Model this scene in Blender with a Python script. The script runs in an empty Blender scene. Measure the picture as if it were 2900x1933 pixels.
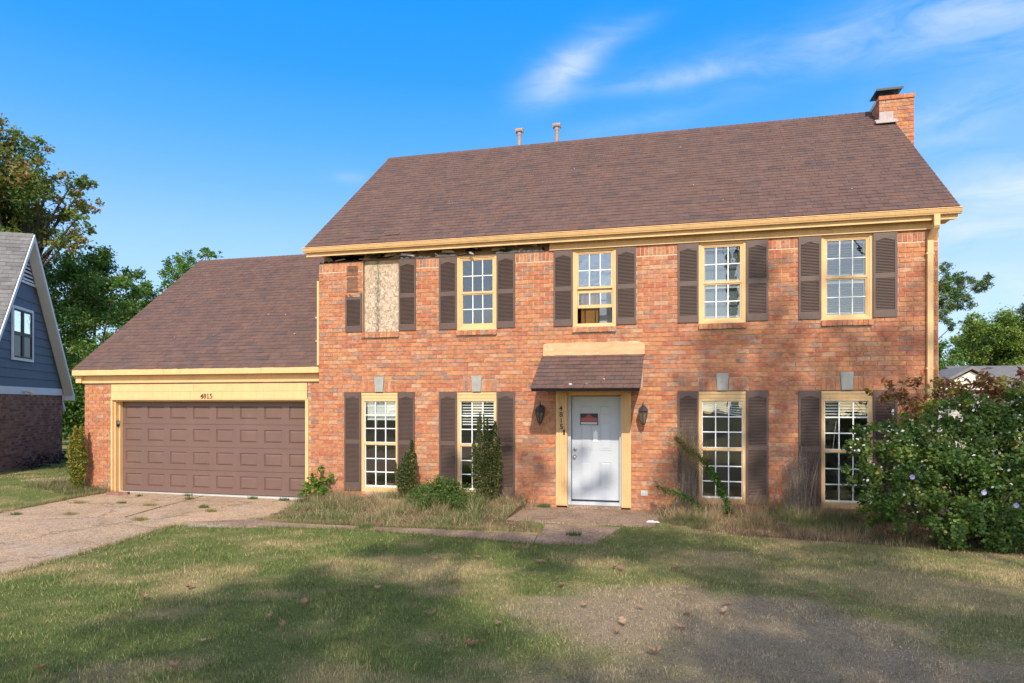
import bpy, math, random
import numpy as np
from mathutils import Vector, Matrix, Euler

S = bpy.context.scene
COL = S.collection
rng = random.Random(7)
R = math.radians

# ------------------------------------------------------------------ camera
CAM_D, CAM_H = 12.877, 2.038
cam_d = bpy.data.cameras.new('camera')
cam = bpy.data.objects.new('camera', cam_d)
COL.objects.link(cam)
cam.location = (0, -CAM_D, CAM_H)
cam.rotation_euler = (R(90), 0, R(14.207))
cam_d.sensor_width = 36.0
cam_d.lens = 23.673
cam_d.shift_y = 0.0595
cam_d.clip_start = 0.05
cam_d.clip_end = 2000
S.camera = cam

# ------------------------------------------------------------------ light
SUN_DIR = Vector((0.24, -1.0, 0.76)).normalized()      # towards the sun
sun_el = math.asin(SUN_DIR.z)
sun_az = math.atan2(SUN_DIR.x, SUN_DIR.y)
sl = bpy.data.lights.new('sun', 'SUN')
sl.energy = 2.5
sl.angle = R(0.53)
sl.color = (1.0, 0.92, 0.78)
so = bpy.data.objects.new('sun', sl)
COL.objects.link(so)
so.rotation_euler = (-SUN_DIR).to_track_quat('-Z', 'Y').to_euler()
so.location = (8, -30, 25)

W = bpy.data.worlds.new('World')
S.world = W
W.use_nodes = True


class NT:
    """small node-tree writer"""
    def __init__(self, tree):
        self.t = tree
        tree.nodes.clear()

    def n(self, kind, **kw):
        nd = self.t.nodes.new(kind)
        for k, v in kw.items():
            if k.startswith('i_'):
                key = k[2:]
                key = int(key) if key.isdigit() else key.replace('_', ' ')
                self.set(nd.inputs[key], v)
            else:
                setattr(nd, k, v)
        return nd

    def set(self, sock, v):
        if isinstance(v, bpy.types.NodeSocket):
            self.t.links.new(v, sock)
        else:
            if sock.type == 'RGBA' and len(v) == 3:
                v = (*v, 1)
            sock.default_value = v

    def math(self, op, a, b=0.0, c=0.0, clamp=False):
        nd = self.t.nodes.new('ShaderNodeMath')
        nd.operation = op
        nd.use_clamp = clamp
        self.set(nd.inputs[0], a)
        self.set(nd.inputs[1], b)
        self.set(nd.inputs[2], c)
        return nd.outputs[0]

    def mix(self, fac, a, b, blend='MIX'):
        nd = self.t.nodes.new('ShaderNodeMix')
        nd.data_type = 'RGBA'
        nd.blend_type = blend
        self.set(nd.inputs[0], fac)
        self.set(nd.inputs[6], a)
        self.set(nd.inputs[7], b)
        return nd.outputs[2]

    def ramp(self, fac, stops, interp='LINEAR'):
        nd = self.t.nodes.new('ShaderNodeValToRGB')
        cr = nd.color_ramp
        cr.interpolation = interp
        while len(cr.elements) > 1:
            cr.elements.remove(cr.elements[-1])
        cr.elements[0].position = stops[0][0]
        cr.elements[0].color = (*stops[0][1], 1) if len(stops[0][1]) == 3 else stops[0][1]
        for p, c in stops[1:]:
            e = cr.elements.new(p)
            e.color = (*c, 1) if len(c) == 3 else c
        self.set(nd.inputs[0], fac)
        return nd.outputs[0]

    def noise(self, vec, scale, detail=3.0, rough=0.55, col=False, dist=0.0):
        nd = self.n('ShaderNodeTexNoise')
        self.set(nd.inputs['Scale'], scale)
        nd.inputs['Detail'].default_value = detail
        nd.inputs['Roughness'].default_value = rough
        nd.inputs['Distortion'].default_value = dist
        if vec is not None:
            self.set(nd.inputs['Vector'], vec)
        return nd.outputs[1 if col else 0]

    def pos(self):
        return self.n('ShaderNodeNewGeometry').outputs['Position']

    def scl(self, vec, s):
        nd = self.n('ShaderNodeMapping')
        nd.inputs['Scale'].default_value = s
        self.set(nd.inputs['Vector'], vec)
        return nd.outputs[0]


def build_sky():
    t = NT(W.node_tree)
    sky = t.n('ShaderNodeTexSky', sky_type='NISHITA', sun_disc=False, sun_elevation=sun_el,
              sun_rotation=sun_az, altitude=80, air_density=1.0, dust_density=0.6, ozone_density=2.2)
    hs = t.n('ShaderNodeHueSaturation', i_Hue=0.507, i_Saturation=1.30, i_Value=1.12, i_Color=sky.outputs[0])
    g = t.n('ShaderNodeTexCoord').outputs['Generated']
    sep = t.n('ShaderNodeSeparateXYZ', i_Vector=g)
    x, y, z = sep.outputs
    az = t.math('ARCTAN2', x, y)
    el = t.math('ARCSINE', t.math('MINIMUM', t.math('MAXIMUM', z, -0.999), 0.999))

    def streak(a0, e0, ang, L, Wd, amp):
        ca, sa = math.cos(ang), math.sin(ang)
        da = t.math('SUBTRACT', az, a0)
        de = t.math('SUBTRACT', el, e0)
        u = t.math('ADD', t.math('MULTIPLY', da, ca), t.math('MULTIPLY', de, sa))
        v = t.math('SUBTRACT', t.math('MULTIPLY', de, ca), t.math('MULTIPLY', da, sa))
        q = t.math('ADD', t.math('POWER', t.math('ABSOLUTE', t.math('DIVIDE', u, L)), 2.0),
                   t.math('POWER', t.math('ABSOLUTE', t.math('DIVIDE', v, Wd)), 2.0))
        return t.math('MULTIPLY', t.math('EXPONENT', t.math('MULTIPLY', q, -1.0)), amp)
    streaks = [(-0.19, 0.446, 0.35, 0.050, 0.026, 0.50), (-0.145, 0.472, 0.55, 0.045, 0.022, 0.34),
               (-0.085, 0.497, 0.2, 0.05, 0.012, 0.25), (-0.02, 0.437, 0.06, 0.10, 0.011, 0.28),
               (0.19, 0.446, 0.02, 0.20, 0.026, 0.32), (0.42, 0.44, -0.1, 0.16, 0.05, 0.40),
               (-0.07, 0.385, 0.1, 0.13, 0.014, 0.16), (0.33, 0.34, 0.05, 0.14, 0.040, 0.34),
               (0.42, 0.25, 0.05, 0.16, 0.035, 0.60), (0.30, 0.21, 0.0, 0.22, 0.03, 0.42),
               (-0.48, 0.314, 0.0, 0.03, 0.008, 0.18), (0.36, 0.14, 0.0, 0.2, 0.035, 0.4)]
    tot = None
    for s in streaks:
        v = streak(*s)
        tot = v if tot is None else t.math('ADD', tot, v)
    # wispy break-up, plus thin cirrus that goes on over the rest of the sky
    cv = t.n('ShaderNodeCombineXYZ', i_0=t.math('MULTIPLY', az, 1.0), i_1=t.math('MULTIPLY', el, 3.2), i_2=0.0).outputs[0]
    n1 = t.noise(cv, 9.0, 6.0, 0.6, dist=0.6)
    n2 = t.noise(cv, 2.1, 4.0, 0.5, dist=0.5)
    brk = t.math('MULTIPLY', t.math('SUBTRACT', n1, 0.22, clamp=True), 2.4, clamp=True)
    wide = t.math('MULTIPLY', t.math('SUBTRACT', n2, 0.56, clamp=True), 2.0, clamp=True)
    # away from the sun the sky is deep azure that pales towards the horizon; sunward it thins out under a cirrus veil
    fw_ = t.math('MULTIPLY', y, 1.0)
    w = t.n('ShaderNodeMapRange', interpolation_type='SMOOTHSTEP', i_Value=fw_, i_From_Min=-0.15, i_From_Max=0.55).outputs[0]
    K = 0.279
    grad = t.ramp(t.math('DIVIDE', t.math('ABSOLUTE', el), 0.7, clamp=True),
                  [(0.0, (0.60, 0.79, 1.0)), (0.14, (0.52, 0.74, 1.0)), (0.31, (0.36, 0.63, 1.0)), (0.42, (0.19, 0.51, 1.0)), (0.52, (0.09, 0.43, 1.0)), (0.64, (0.022, 0.355, 1.0)), (0.77, (0.006, 0.33, 0.98)), (1.0, (0.004, 0.27, 0.88))])
    gm = t.n('ShaderNodeVectorMath', operation='SCALE', i_0=grad, i_Scale=1.0 / K).outputs[0]
    front = t.mix(0.86, hs.outputs[0], gm)
    cl = t.math('MINIMUM', t.math('MULTIPLY', tot, brk), 0.85)
    veil = t.math('ADD', 0.42, t.math('MULTIPLY', wide, 0.9), clamp=True)
    back = t.mix(veil, hs.outputs[0], (4.9, 4.7, 4.4))
    base = t.mix(w, back, front)
    col = t.mix(cl, base, (3.1, 3.4, 3.7))
    bg = t.n('ShaderNodeBackground', i_Strength=0.15, i_Color=col)
    out = t.n('ShaderNodeOutputWorld')
    t.t.links.new(bg.outputs[0], out.inputs[0])


build_sky()
S.view_settings.view_transform = 'Standard'
S.view_settings.look = 'None'
S.view_settings.exposure = 0.95
S.view_settings.gamma = 1.0
S.view_settings.use_curve_mapping = False
S.render.engine = 'CYCLES'
S.cycles.max_bounces = 8
S.cycles.transparent_max_bounces = 16
S.cycles.use_denoising = True
try:
    S.cycles.sample_clamp_indirect = 6.0
except Exception:
    pass

# ------------------------------------------------------------------ materials
def new_mat(name):
    m = bpy.data.materials.new(name)
    m.use_nodes = True
    return m, NT(m.node_tree)


def finish(m, t, col, rough=0.7, bump=None, bdist=0.01, spec=0.4, metal=0.0, bstr=1.0):
    p = t.n('ShaderNodeBsdfPrincipled')
    t.set(p.inputs['Base Color'], col)
    t.set(p.inputs['Roughness'], rough)
    p.inputs['Specular IOR Level'].default_value = spec
    p.inputs['Metallic'].default_value = metal
    if bump is not None:
        b = t.n('ShaderNodeBump', i_Strength=bstr, i_Distance=bdist, i_Height=bump)
        t.t.links.new(b.outputs[0], p.inputs['Normal'])
    o = t.n('ShaderNodeOutputMaterial')
    t.t.links.new(p.outputs[0], o.inputs[0])
    return m


def paint(name, c, var=0.18, rough=0.55, scale=3.0, dirt=None, streak=True, bump=0.3):
    """painted or coated surface: mottling, fine grain, faint vertical weathering"""
    m, t = new_mat(name)
    P = t.pos()
    n1 = t.noise(P, scale, 4, 0.6)
    n2 = t.noise(t.scl(P, (22, 22, 2.0)), 1.0, 3, 0.6)
    n3 = t.noise(P, 90, 2, 0.5)
    f = t.math('ADD', t.math('MULTIPLY', n1, 0.5), t.math('MULTIPLY', n2, 0.35))
    f = t.math('ADD', f, t.math('MULTIPLY', n3, 0.15))
    lo = tuple(v * (1 - var) for v in c)
    hi = tuple(min(1, v * (1 + var * 0.8)) for v in c)
    col = t.ramp(f, [(0.32, lo), (0.68, hi)])
    if dirt:
        d = t.noise(P, 1.7, 5, 0.65)
        d = t.math('MULTIPLY', t.math('SUBTRACT', d, 0.56, clamp=True), 3.5, clamp=True)
        col = t.mix(t.math('MULTIPLY', d, dirt[1]), col, dirt[0])
    return finish(m, t, col, rough, n3, 0.002, bstr=bump)


def rnd_value(t):
    a = t.n('ShaderNodeAttribute', attribute_name='rnd').outputs['Fac']
    o = t.n('ShaderNodeObjectInfo').outputs['Random']
    return t.math('FRACT', t.math('ADD', a, o))


def brick_material(name, stops, blotch, blot_amt):
    m, t = new_mat(name)
    r = rnd_value(t)
    P = t.pos()
    base = t.ramp(r, stops)
    wob = t.noise(P, 15, 4, 0.65)
    base = t.mix(1.0, base, t.ramp(wob, [(0.3, (0.66, 0.64, 0.68)), (0.7, (1.28, 1.20, 1.06))]), 'MULTIPLY')
    b = t.noise(t.scl(P, (9, 9, 26)), 1.0, 3, 0.6)
    b = t.math('MULTIPLY', t.math('SUBTRACT', b, 0.58, clamp=True), 6, clamp=True)
    base = t.mix(t.math('MULTIPLY', b, blot_amt), base, blotch)
    d = t.noise(t.scl(P, (14, 14, 30)), 1.0, 2, 0.5)
    d = t.math('MULTIPLY', t.math('SUBTRACT', d, 0.62, clamp=True), 5, clamp=True)
    base = t.mix(t.math('MULTIPLY', d, 0.45), base, (0.16, 0.12, 0.11))
    # grime that gathers by the ground and on old damp patches
    gr = t.noise(P, 0.9, 4, 0.6)
    gr = t.math('MULTIPLY', t.math('SUBTRACT', gr, 0.55, clamp=True), 2.4, clamp=True)
    base = t.mix(t.math('MULTIPLY', gr, 0.35), base, (0.20, 0.115, 0.075))
    fine = t.noise(P, 130, 3, 0.6)
    return finish(m, t, base, 0.88, t.math('ADD', fine, t.math('MULTIPLY', wob, 0.6)), 0.004, spec=0.2, bstr=0.7)


BRICK_STOPS = [(0.0, (0.440, 0.168, 0.084)), (0.14, (0.506, 0.218, 0.106)), (0.26, (0.407, 0.132, 0.074)), (0.38, (0.484, 0.230, 0.132)),
               (0.50, (0.374, 0.134, 0.082)), (0.60, (0.528, 0.252, 0.118)), (0.70, (0.429, 0.190, 0.118)), (0.78, (0.506, 0.291, 0.180)), (0.85, (0.363, 0.207, 0.150)),
               (0.91, (0.308, 0.168, 0.126)), (0.96, (0.429, 0.185, 0.096)), (1.0, (0.440, 0.168, 0.084))]
M = {}
M['brick'] = brick_material('weathered_brick', BRICK_STOPS, (0.56, 0.38, 0.25), 0.6)
M['brick_dark'] = brick_material('dark_blend_brick', [(0, (0.22, 0.10, 0.075)), (0.2, (0.30, 0.16, 0.12)), (0.4, (0.16, 0.075, 0.06)),
                                                      (0.6, (0.34, 0.20, 0.16)), (0.8, (0.25, 0.15, 0.12)), (1, (0.13, 0.07, 0.06))], (0.40, 0.31, 0.26), 0.5)


def shingle_material(name, stops, grain=1.0):
    m, t = new_mat(name)
    r = rnd_value(t)
    P = t.pos()
    base = t.ramp(r, stops)
    base = t.mix(1.0, base, t.ramp(t.noise(P, 6, 3, 0.6), [(0.3, (0.84, 0.84, 0.86)), (0.7, (1.15, 1.13, 1.1))]), 'MULTIPLY')
    base = t.mix(0.45, base, t.ramp(t.noise(t.scl(P, (2.2, 0.35, 0.35)), 1.0, 4, 0.6), [(0.3, (0.86, 0.86, 0.88)), (0.7, (1.12, 1.11, 1.08))]), 'MULTIPLY')
    gr = t.noise(P, 170, 2, 0.7)
    base = t.mix(0.6, base, t.ramp(gr, [(0.3, (0.45, 0.45, 0.45)), (0.7, (1.6, 1.55, 1.5))]), 'MULTIPLY')
    return finish(m, t, base, 0.95, gr, 0.004, spec=0.15, bstr=0.8)


M['shingle'] = shingle_material('brown_asphalt_shingle', [(0, (0.130, 0.081, 0.070)), (0.25, (0.142, 0.088, 0.072)), (0.42, (0.120, 0.075, 0.065)),
                                (0.58, (0.149, 0.089, 0.071)), (0.72, (0.131, 0.083, 0.072)), (0.84, (0.101, 0.073, 0.070)), (0.93, (0.154, 0.085, 0.066)), (1, (0.130, 0.081, 0.070))])
M['shingle_grey'] = shingle_material('grey_asphalt_shingle', [(0, (0.165, 0.160, 0.157)), (0.5, (0.193, 0.187, 0.185)), (0.8, (0.138, 0.135, 0.134)), (1, (0.176, 0.171, 0.168))])
m, t = new_mat('mortar')
P = t.pos()
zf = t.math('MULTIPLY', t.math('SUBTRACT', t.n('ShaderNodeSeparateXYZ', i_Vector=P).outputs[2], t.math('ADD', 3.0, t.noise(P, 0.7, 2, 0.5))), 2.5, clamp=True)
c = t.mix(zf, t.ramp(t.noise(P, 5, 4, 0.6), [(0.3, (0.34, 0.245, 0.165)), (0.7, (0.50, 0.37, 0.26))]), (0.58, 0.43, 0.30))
M['mortar'] = finish(m, t, c, 0.95, t.noise(P, 60, 3, 0.6), 0.004)
M['mortar_old'] = paint('mortar', (0.560, 0.414, 0.280), 0.3, 0.95, 5, ((0.336, 0.246, 0.179), 0.7))
M['mortar_grey'] = paint('mortar_grey', (0.27, 0.23, 0.20), 0.25, 0.95, 5)
M['cream'] = paint('cream_paint', (0.705, 0.442, 0.202), 0.16, 0.6, 3.4, ((0.423, 0.268, 0.122), 0.85))
M['brownpaint'] = paint('brown_shutter_vinyl', (0.110, 0.068, 0.053), 0.14, 0.5, 2.5, ((0.184, 0.117, 0.101), 0.4))
M['garage_brown'] = paint('brown_garage_paint', (0.156, 0.092, 0.073), 0.10, 0.45, 1.4, ((0.216, 0.133, 0.104), 0.5))
M['white'] = paint('white_paint', (0.47, 0.49, 0.52), 0.05, 0.4, 3, ((0.48, 0.49, 0.50), 0.3))
M['muntin'] = paint('white_muntin_paint', (0.80, 0.79, 0.75), 0.06, 0.5, 6)
M['storm'] = paint('grey_storm_aluminium', (0.42, 0.42, 0.40), 0.1, 0.4, 6)
M['stone'] = paint('grey_keystone', (0.33, 0.315, 0.28), 0.25, 0.9, 9, ((0.26, 0.26, 0.25), 0.6))
M['bronze'] = paint('weathered_bronze', (0.045, 0.032, 0.026), 0.35, 0.5, 14, ((0.11, 0.075, 0.055), 0.8))
M['black'] = paint('black_metal', (0.018, 0.017, 0.016), 0.3, 0.45, 10)
M['char'] = paint('burnt_timber', (0.010, 0.009, 0.008), 0.4, 0.95, 10)
M['sheath'] = paint('old_sheathing_wood', (0.255, 0.143, 0.075), 0.4, 0.9, 4, ((0.075, 0.045, 0.030), 0.9))
M['joist'] = paint('rafter_wood', (0.351, 0.223, 0.128), 0.3, 0.9, 8, ((0.108, 0.068, 0.041), 0.8))
M['wool'] = paint('grey_insulation', (0.416, 0.390, 0.364), 0.3, 1.0, 18)
M['conc'] = paint('grey_concrete', (0.48, 0.47, 0.45), 0.15, 0.9, 5)
M['steel'] = None
m, t = new_mat('brushed_steel')
M['steel'] = finish(m, t, (0.55, 0.53, 0.50), 0.28, metal=0.9)
M['rust'] = paint('rusty_galvanised', (0.36, 0.245, 0.185), 0.3, 0.6, 12, ((0.30, 0.13, 0.06), 0.8))
M['flash'] = paint('weathered_flashing', (0.40, 0.33, 0.31), 0.2, 0.6, 8, ((0.60, 0.54, 0.50), 0.7))
M['interior'] = paint('interior_plaster', (0.42, 0.39, 0.35), 0.08, 0.9, 2)
M['blind'] = paint('white_blind', (0.78, 0.78, 0.75), 0.06, 0.6, 5)
M['oakdoor'] = paint('oak_veneer', (0.46, 0.22, 0.06), 0.25, 0.5, 6)
M['bluesiding'] = paint('slate_blue_siding', (0.098, 0.137, 0.195), 0.10, 0.7, 3)
M['trimwhite'] = paint('grey_white_trim', (0.66, 0.69, 0.74), 0.06, 0.6, 3)
M['soffit'] = paint('warm_grey_soffit', (0.66, 0.61, 0.55), 0.06, 0.7, 3)
M['darkwin'] = paint('dark_window_frame', (0.035, 0.028, 0.026), 0.2, 0.5, 6)
M['fencewood'] = paint('grey_fence_wood', (0.105, 0.082, 0.068), 0.35, 0.9, 6)
M['plastic'] = paint('grey_box_plastic', (0.50, 0.51, 0.50), 0.15, 0.6, 30)
M['stucco'] = None
m, t = new_mat('peach_mortar_patch')
P = t.pos()
c = t.ramp(t.noise(t.scl(P, (3, 3, 9)), 1.2, 4, 0.6), [(0.3, (0.56, 0.28, 0.14)), (0.6, (0.68, 0.36, 0.19))])
w = t.noise(t.scl(P, (5, 5, 14)), 1.0, 5, 0.65)
w = t.math('MULTIPLY', t.math('SUBTRACT', w, 0.60, clamp=True), 7, clamp=True)
c = t.mix(w, c, (0.82, 0.76, 0.68))
M['stucco'] = finish(m, t, c, 0.9, t.noise(P, 40, 4, 0.6), 0.01)

# oriented strand board
m, t = new_mat('strand_board')
P = t.pos()
vo = t.n('ShaderNodeTexVoronoi', i_Vector=t.scl(t.n('ShaderNodeVectorMath', operation='ADD', i_0=P, i_1=t.n('ShaderNodeVectorMath', operation='SCALE', i_0=t.noise(P, 9, 2, 0.5, True), i_Scale=0.25).outputs[0]).outputs[0], (38, 38, 17)), i_Scale=1.0)
c = t.ramp(t.n('ShaderNodeSeparateColor', i_Color=vo.outputs['Color']).outputs[0], [(0, (0.30, 0.20, 0.115)), (0.5, (0.47, 0.355, 0.245)), (1, (0.60, 0.49, 0.375))])
xs = t.n('ShaderNodeSeparateXYZ', i_Vector=P).outputs
band = t.math('SUBTRACT', 1.0, t.math('MULTIPLY', t.math('ABSOLUTE', t.math('ADD', xs[0], 6.165)), 11.0), clamp=True)
st = t.math('MULTIPLY', band, t.math('MULTIPLY', t.math('SUBTRACT', t.noise(t.scl(P, (30, 30, 9)), 1, 5, 0.7), 0.42, clamp=True), 7, clamp=True))
c = t.mix(t.math('MULTIPLY', st, 0.92), c, (0.05, 0.045, 0.04))
low = t.math('MULTIPLY', t.math('SUBTRACT', xs[2], 4.72, clamp=True), 3.0, clamp=True)
c = t.mix(t.math('MULTIPLY', low, 0.5), c, (0.40, 0.25, 0.12))
M['osb'] = finish(m, t, c, 0.85, vo.outputs['Distance'], 0.004)

# glass
m, t = new_mat('window_glass')
fr = t.n('ShaderNodeFresnel', i_IOR=1.5)
fac = t.math('ADD', t.math('MULTIPLY', fr.outputs[0], 1.0), 0.035, clamp=True)
tr = t.n('ShaderNodeBsdfTransparent', i_Color=(0.93, 0.95, 0.95))
gn = t.n('ShaderNodeBump', i_Strength=0.12, i_Distance=0.01, i_Height=t.noise(t.pos(), 3.5, 2, 0.5))
gl = t.n('ShaderNodeBsdfGlossy', i_Color=(1, 1, 1), i_Roughness=0.015, i_Normal=gn.outputs[0])
mx = t.n('ShaderNodeMixShader', i_0=fac, i_1=tr.outputs[0], i_2=gl.outputs[0])
o = t.n('ShaderNodeOutputMaterial')
t.t.links.new(mx.outputs[0], o.inputs[0])
M['glass'] = m

m, t = new_mat('dark_painted_pane')
M['darkpane'] = finish(m, t, (0.02, 0.025, 0.03), 0.12, spec=0.25)  # dark reflections in the neighbour's lower panes put into an opaque colour
m, t = new_mat('filmy_glass')     # plastic-sheeted pane that mirrors the sky more strongly
fr = t.n('ShaderNodeFresnel', i_IOR=1.5)
fac = t.math('ADD', t.math('MULTIPLY', fr.outputs[0], 1.5), 0.10, clamp=True)
tr = t.n('ShaderNodeBsdfTransparent', i_Color=(0.85, 0.88, 0.9))
gn = t.n('ShaderNodeBump', i_Strength=0.5, i_Distance=0.02, i_Height=t.noise(t.pos(), 6, 3, 0.5, dist=1.0))
gl = t.n('ShaderNodeBsdfGlossy', i_Color=(1, 1, 1), i_Roughness=0.06, i_Normal=gn.outputs[0])
mx = t.n('ShaderNodeMixShader', i_0=fac, i_1=tr.outputs[0], i_2=gl.outputs[0])
o = t.n('ShaderNodeOutputMaterial')
t.t.links.new(mx.outputs[0], o.inputs[0])
M['film'] = m


def leaf_material(name, stops, trans=0.35, rough=0.55):
    m, t = new_mat(name)
    r = t.n('ShaderNodeAttribute', attribute_name='rnd').outputs['Fac']
    col = t.ramp(r, stops)
    p = t.n('ShaderNodeBsdfPrincipled', i_Base_Color=col, i_Roughness=rough)
    p.inputs['Specular IOR Level'].default_value = 0.3
    hs = t.n('ShaderNodeHueSaturation', i_Saturation=1.15, i_Value=1.5, i_Color=col)
    tl = t.n('ShaderNodeBsdfTranslucent', i_Color=hs.outputs[0])
    mx = t.n('ShaderNodeMixShader', i_0=trans, i_1=p.outputs[0], i_2=tl.outputs[0])
    o = t.n('ShaderNodeOutputMaterial')
    t.t.links.new(mx.outputs[0], o.inputs[0])
    return m


M['oak'] = leaf_material('oak_foliage', [(0, (0.067, 0.119, 0.034)), (0.35, (0.119, 0.183, 0.046)), (0.6, (0.183, 0.220, 0.057)), (0.8, (0.286, 0.200, 0.067)), (1, (0.383, 0.191, 0.077))])
M['green'] = leaf_material('green_foliage', [(0, (0.057, 0.123, 0.034)), (0.4, (0.104, 0.199, 0.048)), (0.75, (0.161, 0.255, 0.060)), (1, (0.246, 0.227, 0.076))])
M['bright'] = leaf_material('bright_foliage', [(0, (0.065, 0.130, 0.026)), (0.5, (0.111, 0.208, 0.039)), (1, (0.169, 0.260, 0.058))])
M['pine'] = leaf_material('pine_foliage', [(0, (0.042, 0.090, 0.042)), (0.5, (0.083, 0.147, 0.053)), (1, (0.150, 0.188, 0.060))], 0.2)
M['yellowgreen'] = leaf_material('yellow_green_foliage', [(0, (0.094, 0.169, 0.037)), (0.5, (0.188, 0.271, 0.060)), (1, (0.309, 0.356, 0.085))])
M['holly'] = leaf_material('holly_foliage', [(0, (0.041, 0.064, 0.020)), (0.45, (0.079, 0.108, 0.029)), (0.8, (0.130, 0.144, 0.041)), (1, (0.274, 0.173, 0.058))], 0.2)
M['hollyyellow'] = leaf_material('holly_yellowing_foliage', [(0, (0.070, 0.122, 0.028)), (0.4, (0.174, 0.200, 0.038)), (0.75, (0.400, 0.313, 0.043)), (1, (0.522, 0.261, 0.104))], 0.25)
M['hibiscus'] = leaf_material('hibiscus_foliage', [(0, (0.044, 0.092, 0.024)), (0.45, (0.094, 0.161, 0.036)), (0.82, (0.159, 0.222, 0.048)), (0.95, (0.318, 0.291, 0.053)), (1, (0.670, 0.427, 0.061))], 0.3)
M['poke'] = leaf_material('pokeweed_foliage', [(0, (0.143, 0.050, 0.042)), (0.4, (0.269, 0.118, 0.067)), (0.7, (0.286, 0.286, 0.067)), (1, (0.554, 0.454, 0.101))], 0.35)
M['vine'] = leaf_material('vine_foliage', [(0, (0.06, 0.14, 0.02)), (0.6, (0.12, 0.24, 0.035)), (1, (0.24, 0.30, 0.05))], 0.4)
M['mound'] = leaf_material('mound_foliage', [(0, (0.044, 0.085, 0.020)), (0.6, (0.103, 0.171, 0.036)), (1, (0.207, 0.242, 0.066))], 0.3)
M['purple_leaf'] = leaf_material('dark_purple_foliage', [(0, (0.02, 0.014, 0.022)), (1, (0.05, 0.035, 0.045))], 0.2)
M['golden'] = leaf_material('goldenrod_foliage', [(0, (0.036, 0.095, 0.014)), (0.55, (0.067, 0.151, 0.020)), (0.75, (0.119, 0.111, 0.025)), (1, (0.191, 0.135, 0.048))], 0.35)
M['plume'] = leaf_material('browning_plume', [(0, (0.20, 0.15, 0.06)), (0.6, (0.32, 0.25, 0.11)), (1, (0.42, 0.34, 0.18))], 0.3)
M['straw'] = leaf_material('dry_stalk', [(0, (0.20, 0.14, 0.08)), (0.5, (0.36, 0.27, 0.16)), (1, (0.50, 0.41, 0.27))], 0.2)
M['greyweed'] = leaf_material('grey_dead_weed', [(0, (0.16, 0.12, 0.09)), (0.5, (0.28, 0.22, 0.17)), (1, (0.42, 0.36, 0.30))], 0.2)
M['bud'] = leaf_material('white_bud', [(0, (0.60, 0.55, 0.45)), (0.6, (0.78, 0.74, 0.66)), (1, (0.72, 0.64, 0.70))], 0.25)
M['lilac'] = leaf_material('lilac_petal', [(0, (0.42, 0.33, 0.66)), (1, (0.62, 0.52, 0.80))], 0.3)
M['deadleaf'] = leaf_material('dead_oak_leaf', [(0, (0.212, 0.120, 0.069)), (0.5, (0.306, 0.184, 0.108)), (1, (0.408, 0.285, 0.185))], 0.15)
M['bark'] = paint('bark', (0.085, 0.065, 0.05), 0.4, 0.95, 8)
M['stem'] = paint('brown_stem', (0.12, 0.075, 0.05), 0.3, 0.9, 20)
M['redstem'] = paint('red_stem', (0.22, 0.05, 0.05), 0.3, 0.7, 20)

# vertex-coloured blades and soil
def vcol_mat(name, grain, blade):
    m, t = new_mat(name)
    c = t.n('ShaderNodeAttribute', attribute_name='tint').outputs['Color']
    P = t.pos()
    if blade:
        p = t.n('ShaderNodeBsdfPrincipled', i_Base_Color=c, i_Roughness=0.6)
        p.inputs['Specular IOR Level'].default_value = 0.25
        tl = t.n('ShaderNodeBsdfTranslucent', i_Color=t.mix(1.0, c, (1.25, 1.3, 1.0), 'MULTIPLY'))
        mx = t.n('ShaderNodeMixShader', i_0=0.3, i_1=p.outputs[0], i_2=tl.outputs[0])
        o = t.n('ShaderNodeOutputMaterial')
        t.t.links.new(mx.outputs[0], o.inputs[0])
        return m
    n = t.noise(P, 55, 5, 0.7)
    n2 = t.noise(P, 9, 4, 0.65)
    c = t.mix(1.0, c, t.ramp(n, [(0.3, (0.55, 0.55, 0.55)), (0.7, (1.4, 1.38, 1.3))]), 'MULTIPLY')
    c = t.mix(0.6, c, t.ramp(n2, [(0.3, (0.75, 0.75, 0.75)), (0.7, (1.25, 1.25, 1.2))]), 'MULTIPLY')
    return finish(m, t, c, 0.95, n, 0.03, spec=0.1)


M['blade'] = vcol_mat('grass_blades', 0, True)
M['soil'] = vcol_mat('lawn_soil', 0, False)

# exposed-aggregate concrete
m, t = new_mat('aggregate_concrete')
P = t.pos()
vo = t.n('ShaderNodeTexVoronoi', i_Vector=P, i_Scale=75.0)
peb = t.ramp(t.n('ShaderNodeSeparateColor', i_Color=vo.outputs['Color']).outputs[0],
             [(0, (0.30, 0.175, 0.105)), (0.35, (0.47, 0.295, 0.185)), (0.7, (0.57, 0.405, 0.25)), (1, (0.66, 0.54, 0.40))])
big = t.noise(P, 0.55, 5, 0.6)
c = t.mix(1.0, peb, t.ramp(big, [(0.3, (0.78, 0.80, 0.84)), (0.55, (1, 1, 1)), (0.75, (1.16, 1.06, 0.95))]), 'MULTIPLY')
gx = t.noise(t.scl(P, (0.7, 1.6, 1)), 0.8, 5, 0.65)
gx = t.math('MULTIPLY', t.math('SUBTRACT', gx, 0.55, clamp=True), 4, clamp=True)
c = t.mix(t.math('MULTIPLY', gx, 0.6), c, (0.50, 0.44, 0.39))
wt = t.noise(P, 1.1, 6, 0.7)
wt = t.math('MULTIPLY', t.math('SUBTRACT', wt, 0.66, clamp=True), 6, clamp=True)
c = t.mix(t.math('MULTIPLY', wt, 0.5), c, (0.66, 0.62, 0.57))
st_ = t.noise(t.scl(P, (1.0, 1.0, 1.0)), 1.7, 6, 0.7, dist=0.8)
st_ = t.math('MULTIPLY', t.math('SUBTRACT', st_, 0.50, clamp=True), 3.2, clamp=True)
c = t.mix(t.math('MULTIPLY', st_, 0.7), c, (0.25, 0.175, 0.12))
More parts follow.
